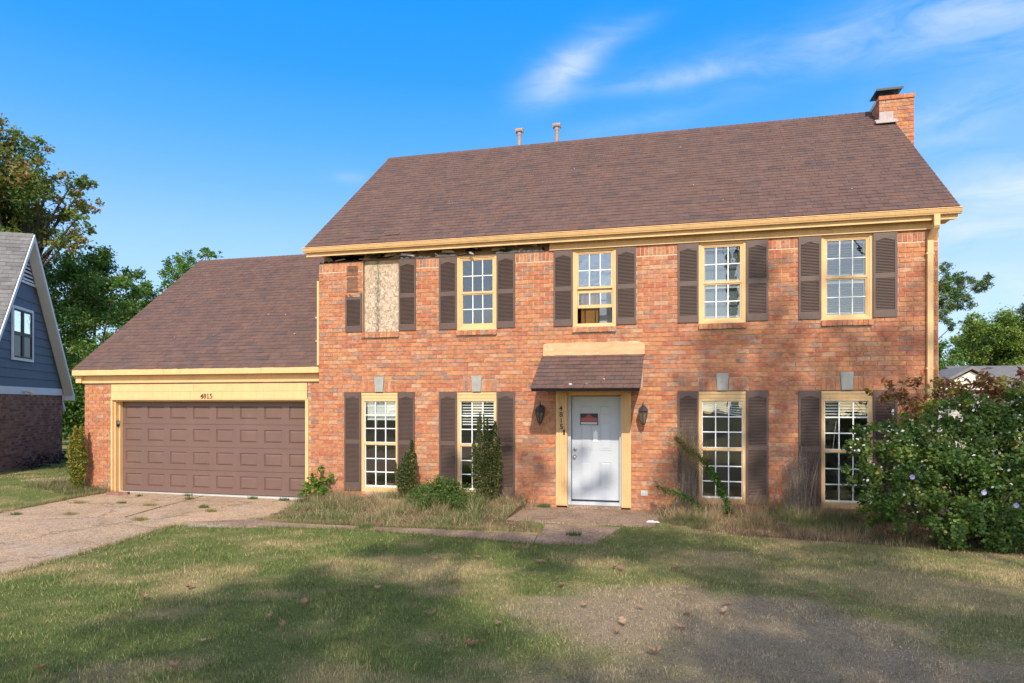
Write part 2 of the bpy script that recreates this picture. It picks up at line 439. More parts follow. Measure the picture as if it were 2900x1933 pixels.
cw = t.n('ShaderNodeVectorMath', operation='ADD', i_0=P, i_1=t.n('ShaderNodeVectorMath', operation='SCALE', i_0=t.noise(P, 1.6, 5, 0.7, True), i_Scale=0.9).outputs[0]).outputs[0]
ck = t.n('ShaderNodeTexVoronoi', feature='DISTANCE_TO_EDGE', i_Vector=cw, i_Scale=0.42).outputs['Distance']
ck = t.math('SUBTRACT', 1.0, t.math('MULTIPLY', ck, 70.0), clamp=True)
c = t.mix(t.math('MULTIPLY', ck, 0.75), c, (0.13, 0.105, 0.07))
M['aggregate'] = finish(m, t, c, 0.9, vo.outputs['Distance'], 0.012, spec=0.2, bstr=0.8)

M['soil_dark'] = paint('dark_soil', (0.075, 0.055, 0.04), 0.3, 0.95, 12)
m, t = new_mat('walk_aggregate')
P = t.pos()
vo = t.n('ShaderNodeTexVoronoi', i_Vector=P, i_Scale=75.0)
peb = t.ramp(t.n('ShaderNodeSeparateColor', i_Color=vo.outputs['Color']).outputs[0], [(0, (0.20, 0.125, 0.085)), (0.4, (0.33, 0.215, 0.145)), (0.8, (0.41, 0.29, 0.20)), (1, (0.50, 0.41, 0.33))])
c = t.mix(1.0, peb, t.ramp(t.noise(P, 1.3, 5, 0.65), [(0.3, (0.6, 0.58, 0.56)), (0.6, (1.0, 1.0, 1.0)), (0.8, (1.2, 1.15, 1.05))]), 'MULTIPLY')
M['walkagg'] = finish(m, t, c, 0.9, vo.outputs['Distance'], 0.012, spec=0.2, bstr=0.8)
m, t = new_mat('far_ground')
P = t.pos()
c = t.ramp(t.noise(P, 0.6, 5, 0.65), [(0.3, (0.07, 0.09, 0.03)), (0.55, (0.14, 0.13, 0.06)), (0.75, (0.24, 0.19, 0.10))])
M['ground'] = finish(m, t, c, 0.95, t.noise(P, 30, 4, 0.7), 0.04, spec=0.1)
M['asphalt'] = paint('street_asphalt', (0.055, 0.055, 0.056), 0.25, 0.9, 12)


# ------------------------------------------------------------------ mesh helpers
class MB:
    def __init__(self):
        self.v, self.f, self.r = [], [], []

    def add(self, verts, faces, r=0.0):
        b = len(self.v)
        self.v += [tuple(p) for p in verts]
        self.f += [tuple(i + b for i in f) for f in faces]
        self.r += [r] * len(faces)

    def box(self, x0, x1, y0, y1, z0, z1, r=0.0):
        if x0 > x1: x0, x1 = x1, x0
        if y0 > y1: y0, y1 = y1, y0
        if z0 > z1: z0, z1 = z1, z0
        v = [(x0, y0, z0), (x1, y0, z0), (x1, y1, z0), (x0, y1, z0), (x0, y0, z1), (x1, y0, z1), (x1, y1, z1), (x0, y1, z1)]
        self.add(v, [(0, 3, 2, 1), (4, 5, 6, 7), (0, 1, 5, 4), (1, 2, 6, 5), (2, 3, 7, 6), (3, 0, 4, 7)], r)
        return self

    def hexa(self, p, r=0.0):
        """eight points: bottom ring 0-3 counter-clockwise seen from above, top ring 4-7"""
        self.add(p, [(0, 3, 2, 1), (4, 5, 6, 7), (0, 1, 5, 4), (1, 2, 6, 5), (2, 3, 7, 6), (3, 0, 4, 7)], r)
        return self

    def prism(self, poly, axis, a, b, r=0.0):
        """closed outline (2-D) swept along an axis from a to b"""
        n = len(poly)
        def P(u, v, w):
            return {'x': (w, u, v), 'y': (u, w, v), 'z': (u, v, w)}[axis]
        v = [P(u, w, a) for u, w in poly] + [P(u, w, b) for u, w in poly]
        f = [tuple(range(n)), tuple(range(2 * n - 1, n - 1, -1))]
        f += [(i, n + i, n + (i + 1) % n, (i + 1) % n) for i in range(n)]
        self.add(v, f, r)
        return self

    def tube(self, pts, rad, seg=8, cap=True, r=0.0):
        pts = [Vector(p) for p in pts]
        n = len(pts)
        if not isinstance(rad, (list, tuple)):
            rad = [rad] * n
        vs, fs = [], []
        up = Vector((0, 0, 1))
        for i, p in enumerate(pts):
            d = (pts[min(i + 1, n - 1)] - pts[max(i - 1, 0)]).normalized()
            a = d.cross(up)
            if a.length < 1e-3:
                a = d.cross(Vector((1, 0, 0)))
            a.normalize()
            b = d.cross(a)
            for k in range(seg):
                an = 2 * math.pi * k / seg
                vs.append(p + (a * math.cos(an) + b * math.sin(an)) * rad[i])
        for i in range(n - 1):
            for k in range(seg):
                k2 = (k + 1) % seg
                fs.append((i * seg + k, i * seg + k2, (i + 1) * seg + k2, (i + 1) * seg + k))
        if cap:
            fs.append(tuple(range(seg - 1, -1, -1)))
            fs.append(tuple((n - 1) * seg + k for k in range(seg)))
        self.add(vs, fs, r)
        return self

    def lathe(self, prof, cx, cy, seg=16, r=0.0):
        vs, fs = [], []
        for (rad, z) in prof:
            for k in range(seg):
                a = 2 * math.pi * (k + 0.5) / seg
                vs.append((cx + rad * math.cos(a), cy + rad * math.sin(a), z))
        n = len(prof)
        for i in range(n - 1):
            for k in range(seg):
                k2 = (k + 1) % seg
                fs.append((i * seg + k, i * seg + k2, (i + 1) * seg + k2, (i + 1) * seg + k))
        fs.append(tuple(range(seg - 1, -1, -1)))
        fs.append(tuple((n - 1) * seg + k for k in range(seg)))
        self.add(vs, fs, r)
        return self

    def mesh(self, name, mat, smooth=False, origin=(0, 0, 0), xf=None):
        me = bpy.data.meshes.new(name)
        vs = self.v
        if xf is not None:
            vs = [tuple(xf(*p)) for p in vs]
        ox, oy, oz = origin
        me.from_pydata([(x - ox, y - oy, z - oz) for x, y, z in vs], [], self.f)
        if any(self.r):
            at = me.attributes.new('rnd', 'FLOAT', 'FACE')
            at.data.foreach_set('value', self.r)
        if smooth:
            me.polygons.foreach_set('use_smooth', [True] * len(me.polygons))
        me.materials.append(mat)
        me.update()
        return me

    def build(self, name, mat, parent=None, smooth=False, kind=None, label=None, origin=(0, 0, 0), xf=None):
        return link(name, self.mesh(name, mat, smooth, origin, xf), parent, kind, label, origin)


def link(name, me, parent=None, kind=None, label=None, loc=(0, 0, 0), rot=None):
    """link an object whose geometry is written in scene coordinates less loc"""
    o = bpy.data.objects.new(name, me)
    COL.objects.link(o)
    L = Vector(loc)
    if parent is not None:
        o.parent = parent
        L = L - world_loc(parent)
    o.location = L
    if rot is not None:
        o.rotation_euler = rot
    if kind:
        o['kind'] = kind
    if label:
        o['label'] = label
    return o


def world_loc(o):
    p = Vector((0, 0, 0))
    while o is not None:
        p += o.location
        o = o.parent
    return p


def tag(o, label, cat, group=None, kind=None):
    o['label'] = label
    o['category'] = cat
    if group:
        o['group'] = group
    if kind:
        o['kind'] = kind
    return o


def thing(name, label, cat, loc, group=None):
    o = bpy.data.objects.new(name, None)
    o.empty_display_size = 0.2
    COL.objects.link(o)
    o.location = loc
    return tag(o, label, cat, group)


def np_mesh(name, verts, nper, mat, rnd=None, tint=None, smooth=False):
    """verts (N,nper,3): N separate faces with nper corners each"""
    verts = np.asarray(verts, dtype=np.float32)
    N = verts.shape[0]
    me = bpy.data.meshes.new(name)
    me.vertices.add(N * nper)
    me.vertices.foreach_set('co', verts.reshape(-1))
    me.loops.add(N * nper)
    me.loops.foreach_set('vertex_index', np.arange(N * nper, dtype=np.int32))
    me.polygons.add(N)
    me.polygons.foreach_set('loop_start', np.arange(0, N * nper, nper, dtype=np.int32))
    me.polygons.foreach_set('loop_total', np.full(N, nper, dtype=np.int32))
    if rnd is not None:
        at = me.attributes.new('rnd', 'FLOAT', 'FACE')
        at.data.foreach_set('value', np.asarray(rnd, dtype=np.float32))
    if tint is not None:
        at = me.attributes.new('tint', 'FLOAT_COLOR', 'FACE')
        c = np.ones((N, 4), dtype=np.float32)
        c[:, :3] = tint
        at.data.foreach_set('color', c.reshape(-1))
    me.materials.append(mat)
    me.update(calc_edges=True)
    return me


def leaf_quads(P, size, nr, aspect=0.55, up=0.35, lo=0.7, hi=1.3):
    """diamond leaves at P (N,3) with random facing"""
    N = len(P)
    nrm = nr.normal(size=(N, 3))
    nrm[:, 2] = np.abs(nrm[:, 2]) + up
    nrm /= np.linalg.norm(nrm, axis=1)[:, None]
    a = nr.normal(size=(N, 3))
    a -= nrm * np.sum(a * nrm, axis=1)[:, None]
    a /= np.linalg.norm(a, axis=1)[:, None] + 1e-9
    b = np.cross(nrm, a)
    s = (size * nr.uniform(lo, hi, N))[:, None]
    fold = nrm * s * 0.12
    q = np.stack([P - a * s * 0.5, P + b * s * aspect * 0.5 + fold, P + a * s * 0.5, P - b * s * aspect * 0.5 + fold], axis=1)
    return q


LEAFY = 2.6


def blob_points(blobs, dens, nr, sub=14, subr=0.36, flat=0.75, spread=0.9):
    """leafy clumps inside each blob (x,y,z,r); returns points and a tint value per leaf"""
    P, T = [], []
    for (x, y, z, r) in blobs:
        ns = max(4, int(sub * min(2.0, max(0.6, r))))
        for _ in range(ns):
            d = nr.normal(size=3)
            d /= np.linalg.norm(d)
            rad = r * spread * nr.uniform(0.25, 1.0) ** 0.6
            c = np.array([x, y, z]) + d * rad * np.array([1, 1, 0.92])
            sr = r * subr * nr.uniform(0.6, 1.25)
            n = max(3, int(LEAFY * dens * sr * sr * nr.uniform(0.7, 1.3)))
            p = nr.normal(size=(n, 3)) * np.array([0.55, 0.55, 0.55 * flat]) * sr
            P.append(c + p)
            base = nr.uniform(0, 1)
            T.append(np.clip(0.55 * base + 0.45 * nr.uniform(0, 1, n), 0, 1))
    return np.concatenate(P), np.concatenate(T)


# value noise, used for the lawn's own colour patches
_LAT = np.random.RandomState(11).rand(256, 256)


def vnoise(x, y):
    xi = np.floor(x).astype(int)
    yi = np.floor(y).astype(int)
    fx = x - xi
    fy = y - yi
    fx = fx * fx * (3 - 2 * fx)
    fy = fy * fy * (3 - 2 * fy)
    a = _LAT[xi % 256, yi % 256]
    b = _LAT[(xi + 1) % 256, yi % 256]
    c = _LAT[xi % 256, (yi + 1) % 256]
    d = _LAT[(xi + 1) % 256, (yi + 1) % 256]
    return (a * (1 - fx) + b * fx) * (1 - fy) + (c * (1 - fx) + d * fx) * fy


def fbm(x, y, o=4):
    s, a, t = 0, 0.5, 0
    for k in range(o):
        s = s + a * vnoise(x * 2 ** k + 17.3 * k, y * 2 ** k + 5.1 * k)
        t += a
        a *= 0.5
    return s / t


def sstep(a, b, x):
    t = np.clip((x - a) / (b - a), 0, 1)
    return t * t * (3 - 2 * t)


def in_poly(x, y, poly):
    x = np.asarray(x, float)
    y = np.asarray(y, float)
    ins = np.zeros(x.shape, bool)
    n = len(poly)
    for i in range(n):
        x0, y0 = poly[i]
        x1, y1 = poly[(i + 1) % n]
        c = ((y0 > y) != (y1 > y)) & (x < (x1 - x0) * (y - y0) / (y1 - y0 + 1e-12) + x0)
        ins ^= c
    return ins


# ------------------------------------------------------------------ the ground
DRIVE = [(-12.98, 0.42), (-7.80, 0.42), (-7.55, -0.6), (-7.35, -2.45), (-8.15, -2.95), (-8.35, -3.3), (-8.2, -4.2), (-8.05, -5.2), (-8.0, -6.5), (-8.2, -9.0),
         (-8.3, -24.0), (-12.6, -24.0), (-12.55, -6.0), (-12.68, -2.77), (-12.88, -1.7), (-13.09, -0.56)]
WALK = [(-8.3, -3.12), (-7.3, -2.5), (-6.6, -2.72), (-4.4, -2.64), (-2.15, -2.60), (-2.25, -1.72), (-0.95, -1.72), (-1.1, -2.6), (-1.2, -3.25), (-1.95, -3.40), (-3.4, -3.16), (-4.8, -2.98), (-6.77, -3.12)]
PORCH = [(-2.95, -1.70), (-0.45, -1.62), (-0.35, 0.10), (-2.95, 0.10)]
BED_L = [(-7.45, -0.05), (-7.5, -2.35), (-6.6, -2.66), (-2.2, -2.56), (-2.5, -1.75), (-2.95, -1.6), (-2.6, 0.0)]
BED_R = [(-0.75, 0.0), (-0.3, -1.3), (0.8, -2.0), (2.4, -2.2), (3.2, -2.4), (6.5, -2.6), (6.5, 0.0)]


def ground_h(x, y):
    x = np.asarray(x, float)
    y = np.asarray(y, float)
    h = 0.03 * (fbm(x * 0.5 + 40, y * 0.5 + 9, 3) - 0.5)
    h = h - 0.06 * sstep(-5.5, -8.2, x) * sstep(-14.2, -12.9, x)
    h = h + 0.13 * sstep(-12.9, -14.5, x) * sstep(-3.5, 0.5, y)
    h = h + 0.10 * sstep(-2.1, -0.7, y) * sstep(-7.6, -6.9, x) * sstep(-2.4, -3.0, x)
    h = h + 0.07 * sstep(-1.6, -0.4, y) * sstep(-0.7, 0.1, x) * sstep(7, 4, x)
    h = np.where(in_poly(x, y, DRIVE), -0.17, h)
    h = np.where(in_poly(x, y, WALK) | in_poly(x, y, PORCH), -0.09, h)
    return h


def lawn_tint(x, y):
    """green, straw, thatch and bare patches the turf has grown"""
    n1 = fbm(x * 0.55 + 3, y * 0.8 + 8, 4)
    n2 = fbm(x * 1.9 + 13, y * 2.3 + 2, 3)
    straw = sstep(0.44, 0.66, 0.62 * n1 + 0.38 * n2) * 0.9
    thatch = np.exp(-(((x - 0.55 + 0.25 * (y + 7)) / 2.15) ** 2 + ((y + 7.1) / 1.95) ** 2) ** 3.0)
    thatch = np.clip(sstep(0.15, 0.95, thatch + 0.9 * (n2 - 0.5) + 0.7 * (n1 - 0.5)), 0, 1)
    right = sstep(-2.0, 1.5, x) * 0.30
    nearwall = sstep(-2.7, -1.2, y) * sstep(-0.6, 0.6, x) * 0.75
    straw = np.clip(straw + right + nearwall + 0.04, 0, 1)
    g = np.array([0.142, 0.186, 0.052])
    s = np.array([0.440, 0.340, 0.170])
    th = np.array([0.385, 0.298, 0.202])
    c = g[None] * (1 - straw)[:, None] + s[None] * straw[:, None]
    c = c * (1 - thatch)[:, None] + th[None] * thatch[:, None]
    return c, straw, thatch


def make_ground():
    mb = MB()
    n = 48
    mb.v = [(700 * math.cos(2 * math.pi * k / n), 700 * math.sin(2 * math.pi * k / n), -0.24) for k in range(n)]
    mb.f = [tuple(range(n))]
    mb.r = [0]
    o = mb.build('ground', M['ground'], kind='structure')
    # the yard
    xs = np.concatenate([np.arange(-46, -16, 0.5), np.arange(-16, 9, 0.10), np.arange(9, 30.1, 0.5)])
    ys = np.concatenate([np.arange(-23.5, -14, 0.5), np.arange(-14, 1.0, 0.10), np.arange(1.0, 26, 0.5)])
    X, Y = np.meshgrid(xs, ys)
    fx, fy = X.reshape(-1), Y.reshape(-1)
    Z = ground_h(fx, fy)
    nx, ny = len(xs), len(ys)
    i = np.arange(nx * ny).reshape(ny, nx)
    q = np.stack([i[:-1, :-1], i[:-1, 1:], i[1:, 1:], i[1:, :-1]], axis=-1).reshape(-1, 4)
    me = bpy.data.meshes.new('lawn')
    me.vertices.add(nx * ny)
    me.vertices.foreach_set('co', np.stack([fx, fy, Z], 1).astype(np.float32).reshape(-1))
    me.loops.add(q.size)
    me.loops.foreach_set('vertex_index', q.reshape(-1).astype(np.int32))
    me.polygons.add(len(q))
    me.polygons.foreach_set('loop_start', np.arange(0, q.size, 4, dtype=np.int32))
    me.polygons.foreach_set('loop_total', np.full(len(q), 4, dtype=np.int32))
    c, st, th = lawn_tint(fx, fy)
    bed = in_poly(fx, fy, BED_L) | in_poly(fx, fy, BED_R)
    c = np.where(bed[:, None], np.array([[0.15, 0.105, 0.06]]), c * 0.85 + np.array([[0.02, 0.012, 0.005]]))
    col = np.ones((nx * ny, 4), np.float32)
    col[:, :3] = c
    at = me.attributes.new('tint', 'FLOAT_COLOR', 'POINT')
    at.data.foreach_set('color', col.reshape(-1))
    me.materials.append(M['soil'])
    me.polygons.foreach_set('use_smooth', np.ones(len(q), bool))
    me.update(calc_edges=True)
    lo = link('lawn', me, kind='structure')


make_ground()


def slab(name, poly, top, thick, mat, parent=None, inset=0.0, jag=0.0, kind=None):
    cx = sum(p[0] for p in poly) / len(poly)
    cy = sum(p[1] for p in poly) / len(poly)
    pts = []
    n = len(poly)
    for i in range(n):
        a, b = poly[i], poly[(i + 1) % n]
        L = math.hypot(b[0] - a[0], b[1] - a[1])
        k = max(1, int(L / 0.35)) if jag else 1
        for j in range(k):
            f = j / k
            w = jag if j else jag * 0.4
            pts.append((a[0] + (b[0] - a[0]) * f + rng.uniform(-w, w), a[1] + (b[1] - a[1]) * f + rng.uniform(-w, w)))
    pts = [(cx + (x - cx) * (1 - inset), cy + (y - cy) * (1 - inset)) for x, y in pts]
    mb = MB()
    z = (lambda x, y: top) if not callable(top) else top
    m_ = len(pts)
    mb.v = [(x, y, z(x, y)) for x, y in pts] + [(x, y, z(x, y) - thick) for x, y in pts]
    mb.f = [tuple(range(m_)), tuple(range(2 * m_ - 1, m_ - 1, -1))] + [(i, m_ + i, m_ + (i + 1) % m_, (i + 1) % m_) for i in range(m_)]
    mb.r = [0] * len(mb.f)
    # make the winding face upwards
    area = sum(pts[i][0] * pts[(i + 1) % m_][1] - pts[(i + 1) % m_][0] * pts[i][1] for i in range(m_))
    if area < 0:
        mb.f = [tuple(reversed(f)) for f in mb.f]
    return mb.build(name, mat, parent, kind=kind)


dz = lambda x, y: -0.085 + 0.012 * math.sin(x * 0.9 + y * 0.4)
drive = slab('driveway', DRIVE, -0.115, 0.09, M['soil_dark'], kind='structure')
# the cracked concrete lies in irregular slabs with open joints between them
dr = [[(-12.98, 0.42), (-10.6, 0.42), (-10.3, -1.25), (-11.7, -1.45), (-12.95, -1.30), (-13.05, -0.5)],
      [(-10.57, 0.42), (-7.80, 0.42), (-7.58, -0.6), (-7.45, -1.55), (-9.0, -1.15), (-10.27, -1.25)],
      [(-12.94, -1.33), (-11.7, -1.48), (-10.3, -1.28), (-10.0, -2.55), (-11.4, -3.0), (-12.72, -2.75), (-12.86, -1.8)],
      [(-10.27, -1.28), (-9.0, -1.18), (-7.46, -1.58), (-7.36, -2.45), (-8.15, -2.93), (-8.35, -3.25), (-9.97, -2.55)],
      [(-12.70, -2.79), (-11.4, -3.03), (-10.0, -2.58), (-8.37, -3.28), (-8.2, -4.2), (-8.1, -4.7), (-10.4, -4.35), (-12.6, -5.0)],
      [(-12.6, -5.03), (-10.4, -4.38), (-8.1, -4.73), (-8.0, -6.5), (-8.1, -7.6), (-10.2, -7.1), (-12.55, -7.6)],
      [(-12.55, -7.63), (-10.2, -7.13), (-8.1, -7.63), (-8.2, -9.0), (-8.3, -14.0), (-12.55, -14.0)],
      [(-12.55, -14.03), (-8.3, -14.03), (-8.3, -24.0), (-12.6, -24.0)]]
for p in dr:
    slab('slab', p, dz, 0.03, M['aggregate'], drive, inset=0.007, jag=0.013)
walk = slab('walkway', WALK, -0.035, 0.06, M['mortar_grey'], kind='structure')
for p in [[(-8.28, -3.1), (-7.32, -2.53), (-6.6, -2.73), (-5.0, -2.68), (-4.98, -2.99), (-6.77, -3.11)],
          [(-4.96, -2.68), (-4.4, -2.65), (-2.17, -2.61), (-2.1, -3.34), (-3.4, -3.15), (-4.8, -2.98), (-4.94, -2.99)],
          [(-2.14, -2.60), (-1.12, -2.60), (-1.2, -3.24), (-1.95, -3.38), (-2.07, -3.34)],
          [(-2.24, -1.74), (-0.97, -1.74), (-1.11, -2.57), (-2.14, -2.57)]]:
    slab('slab', p, -0.008, 0.03, M['walkagg'], walk, inset=0.004, jag=0.012)
slab('porch', PORCH, 0.012, 0.12, M['walkagg'], kind='structure', jag=0.006)
slab('street', [(-120, -33), (120, -33), (120, -24.05), (-120, -24.05)], -0.13, 0.1, M['asphalt'], kind='structure')
gl_ = MB().box(-12.95, -7.9, 0.30, 0.52, -0.2, -0.062).build('garage_floor', M['conc'], kind='structure')


# ------------------------------------------------------------------ the brick house
house = thing('brick_house', 'two storey orange brick house with brown shutters and attached garage', 'house', (-1.65, 4.0, 0.0))
WX0, WX1 = -7.491, 4.208          # main front wall
GY = 0.20                         # garage front wall
GX0 = -13.82
CH, JT, BL = 0.0843, 0.0125, 0.222
DEPTH = 8.2
UP = [-6.07, -3.985, -1.632, 0.705, 2.79]
LO = [-6.096, -3.985, 0.705, 2.79]
HW = 0.413
DX0, DX1 = -2.37, -0.94           # outer edges of the door surround

openings = []
for i, cx in enumerate(UP):
    openings.append((cx - HW, cx + HW, 3.487, 4.985))
for cx in LO:
    openings.append((cx - HW, cx + HW, 0.17, 2.25))
openings.append((DX0 + 0.01, DX1 - 0.01, -0.2, 2.30))


def wall_core(x0, x1, z0, z1, holes, y0, y1):
    """solid wall pieces around rectangular openings"""
    xs = sorted(set([x0, x1] + [v for h in holes for v in h[:2] if x0 < v < x1]))
    mb = MB()
    for a, b in zip(xs[:-1], xs[1:]):
        mx_ = (a + b) / 2
        cuts = sorted([(h[2], h[3]) for h in holes if h[0] < mx_ < h[1]])
        z = z0
        for (c, d) in cuts:
            if c > z:
                mb.box(a, b, y0, y1, z, min(c, z1))
            z = max(z, d)
        if z < z1:
            mb.box(a, b, y0, y1, z, z1)
    return mb


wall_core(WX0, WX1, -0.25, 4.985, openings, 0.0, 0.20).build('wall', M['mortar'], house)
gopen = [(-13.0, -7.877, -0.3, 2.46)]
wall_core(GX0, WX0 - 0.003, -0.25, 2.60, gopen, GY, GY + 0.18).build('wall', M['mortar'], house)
sw = MB()
sw.box(WX1 - 0.2, WX1, 0.203, DEPTH, -0.25, 5.15)
sw.build('wall', M['mortar'], house)
MB().box(WX0, WX0 + 0.2, 0.203, DEPTH, -0.25, 5.15).build('wall', M['mortar'], house)
MB().box(WX0 + 0.203, WX1 - 0.203, DEPTH - 0.2, DEPTH, -0.25, 5.15).build('wall', M['brick'], house)
MB().box(GX0, GX0 + 0.18, GY + 0.183, 8.4, -0.25, 2.60).build('wall', M['brick'], house)
MB().box(GX0 + 0.183, WX0 - 0.003, 8.2, 8.4, -0.25, 2.60).build('wall', M['brick'], house)
# gable ends
for gx in (WX0 + 0.02, WX1 - 0.10):
    MB().prism([(-0.02, 5.153), (DEPTH, 5.153), (4.0, 8.45)], 'x', gx, gx + 0.08).build('gable', M['cream'], house)
MB().prism([(GY, 2.61), (8.4, 2.61), (4.35, 6.02)], 'x', GX0 + 0.02, GX0 + 0.1).build('gable', M['cream'], house)


def courses(x0, x1, z0, z1, holes, zref=2.25, shift=0.0):
    out = []
    k0 = math.floor((z0 - zref) / CH)
    k = k0
    while zref + k * CH < z1 - 0.02:
        za = max(zref + k * CH + JT / 2, z0)
        zb = min(zref + (k + 1) * CH - JT / 2, z1)
        zm = (za + zb) / 2
        x = x0 + shift - (0.5 * BL if k % 2 else 0.0)
        while x < x1:
            segs = [(max(x + JT / 2, x0), min(x + BL - JT / 2, x1))]
            for h in holes:
                if h[2] < zm < h[3]:
                    ns = []
                    for a, b in segs:
                        if b <= h[0] + 0.004 or a >= h[1] - 0.004:
                            ns.append((a, b))
                        else:
                            if a < h[0]: ns.append((a, h[0] - 0.004))
                            if b > h[1]: ns.append((h[1] + 0.004, b))
                    segs = ns
            for a, b in segs:
                if b - a > 0.02 and zb - za > 0.02:
                    out.append((a, b, za, zb))
            x += BL
        k += 1
    return out


blk = list(openings)
SHUT = []        # cx, z0, z1 for each shutter
for i, cx in enumerate(UP):
    for s in (-1, 1):
        SHUT.append((cx + s * (HW + 0.190), 3.512, 4.968, i, s))
for i, cx in enumerate(LO):
    for s in (-1, 1):
        SHUT.append((cx + s * (HW + 0.190), 0.195, 2.250, i + 5, s))
bholes = list(openings)
for cx in LO:
    bholes.append((cx - HW, cx + HW, 2.25, 2.50))        # flat arches
for i, cx in enumerate(UP):
    bholes.append((cx - HW - 0.01, cx + HW + 0.01, 3.38, 3.49))  # sills
for (cx, z0, z1, i, s) in SHUT:
    if (i, s) == (0, -1):
        bholes.append((cx - 0.17, cx + 0.17, 3.53, 4.25))
    else:
        bholes.append((cx - 0.17, cx + 0.17, z0 + 0.03, z1 - 0.03))
bholes.append((-2.58, -0.72, 2.33, 2.93))
facade = courses(WX0, WX1, -0.1, 4.795, bholes)
piers = courses(GX0, -13.0, -0.2, 2.44, []) + courses(-7.877, WX0 + 0.01, -0.2, 2.44, [], shift=0.07)


def full(b):
    return b[1] - b[0] > BL - JT - 0.002 and b[3] - b[2] > CH - JT - 0.002


cand = [b for b in facade if full(b) and not (b[0] > 2.5 and b[2] < 2.0) and not (b[0] > 3.3 and b[2] < 2.35)]
cand.sort(key=lambda b: -b[0])
single = set(cand[:298])
bm_ = MB().box(-(BL - JT) / 2, (BL - JT) / 2, -0.012, 0.02, -(CH - JT) / 2, (CH - JT) / 2).mesh('brick', M['brick'])
rest = MB()
for b in facade:
    j = rng.uniform(-0.0022, 0.0022)
    if b in single:
        o = link('brick', bm_, house, loc=((b[0] + b[1]) / 2, j, (b[2] + b[3]) / 2), rot=(0, rng.uniform(-0.008, 0.008), rng.uniform(-0.006, 0.006)))
    else:
        dzj = rng.uniform(-0.0012, 0.0012)
        rest.box(b[0], b[1], -0.012 + j, 0.004, b[2] + dzj, b[3] + dzj, rng.random() + 1e-4)
for b in piers:
    j = rng.uniform(-0.0022, 0.0022)
    rest.box(b[0], b[1], GY - 0.012 + j, GY + 0.004, b[2], b[3], rng.random() + 1e-4)
# side walls of the main block
for b in courses(0.02, DEPTH, -0.1, 5.05, []):
    rest.box(WX1 - 0.004, WX1 + 0.009 + rng.uniform(-.002, .002), b[0], b[1], b[2], b[3], rng.random() + 1e-4)
for b in courses(0.02, DEPTH, 2.4, 5.05, []):
    rest.box(WX0 - 0.009, WX0 + 0.004, b[0], b[1], b[2], b[3], rng.random() + 1e-4)
# soldier course under the frieze and flat arches over the lower windows
def soldiers(x0, x1, z0, z1, y=-0.009, w=0.0755):
    n = max(1, round((x1 - x0) / w))
    st = (x1 - x0) / n
    for i in range(n):
        a = x0 + i * st + JT / 2
        b = x0 + (i + 1) * st - JT / 2
        j = rng.uniform(-.002, .002)
        rest.box(a, b, y + j, y + 0.013, z0 + JT / 2, z1 - JT / 2, rng.random() + 1e-4)


xs_ = [WX0] + [v for cx in UP for v in (cx - HW - 0.004, cx + HW + 0.004)] + [WX1]
for a, b in zip(xs_[0::2], xs_[1::2]):
    soldiers(a, b, 4.795, 4.985)
for (a, b) in ((GX0, -13.0), (-7.877, WX0 - 0.004)):
    soldiers(a, b, 2.285, 2.47, GY - 0.009)
rest.build('brick_facing', M['brick'], house, kind='stuff')
arch_mb = []
for cx in LO:
    for (a, b) in ((cx - HW, cx - 0.108), (cx + 0.108, cx + HW)):
        n = 4
        st = (b - a) / n
        for i in range(n):
            MB().box(a + i * st + 0.005, a + (i + 1) * st - 0.005, -0.009 + rng.uniform(-.002, .002), 0.004, 2.255, 2.478).build('arch_brick', M['brick'], house)
        # thin course above the arch
    MB().box(cx - HW, cx + HW, -0.006, 0.004, 2.486, 2.50).build('arch_joint', M['mortar'], house)
    k = MB()
    k.prism([(cx - 0.086, 2.256), (cx + 0.086, 2.256), (cx + 0.107, 2.57), (cx - 0.107, 2.57)], 'y', -0.035, -0.011)
    k.build('keystone', M['stone'], house)
# header-laid sills
def sill(cx, z0, z1, w):
    s = MB().box(cx - w, cx + w, -0.048, -0.001, z0 + 0.012, z1 - 0.006).build('window_sill', M['mortar'], house)
    n = round(2 * w / 0.082)
    st = 2 * w / n
    for i in range(n):
        j = rng.uniform(-.002, .002)
        MB().box(cx - w + i * st + 0.004, cx - w + (i + 1) * st - 0.004, -0.062 + j, -0.048 + 0.001, z0 + j, z1 + j * 0.5).build('brick', M['brick'], s)


for cx in UP:
    sill(cx, 3.383, 3.482, HW + 0.005)
sill(2.79, 0.078, 0.165, HW + 0.03)
sill(0.705, 0.078, 0.165, HW + 0.03)

# --- shutters
def slat_profile(x0, x1, z, pitch, y=-0.022):
    b = [(x0, y - 0.013, z + pitch * 0.40), (x1, y - 0.013, z + pitch * 0.40), (x1, y + 0.007, z + pitch * 0.80), (x0, y + 0.007, z + pitch * 0.80)]
    return b + [(x, yy + 0.001, zz + pitch * 0.22) for (x, yy, zz) in b]


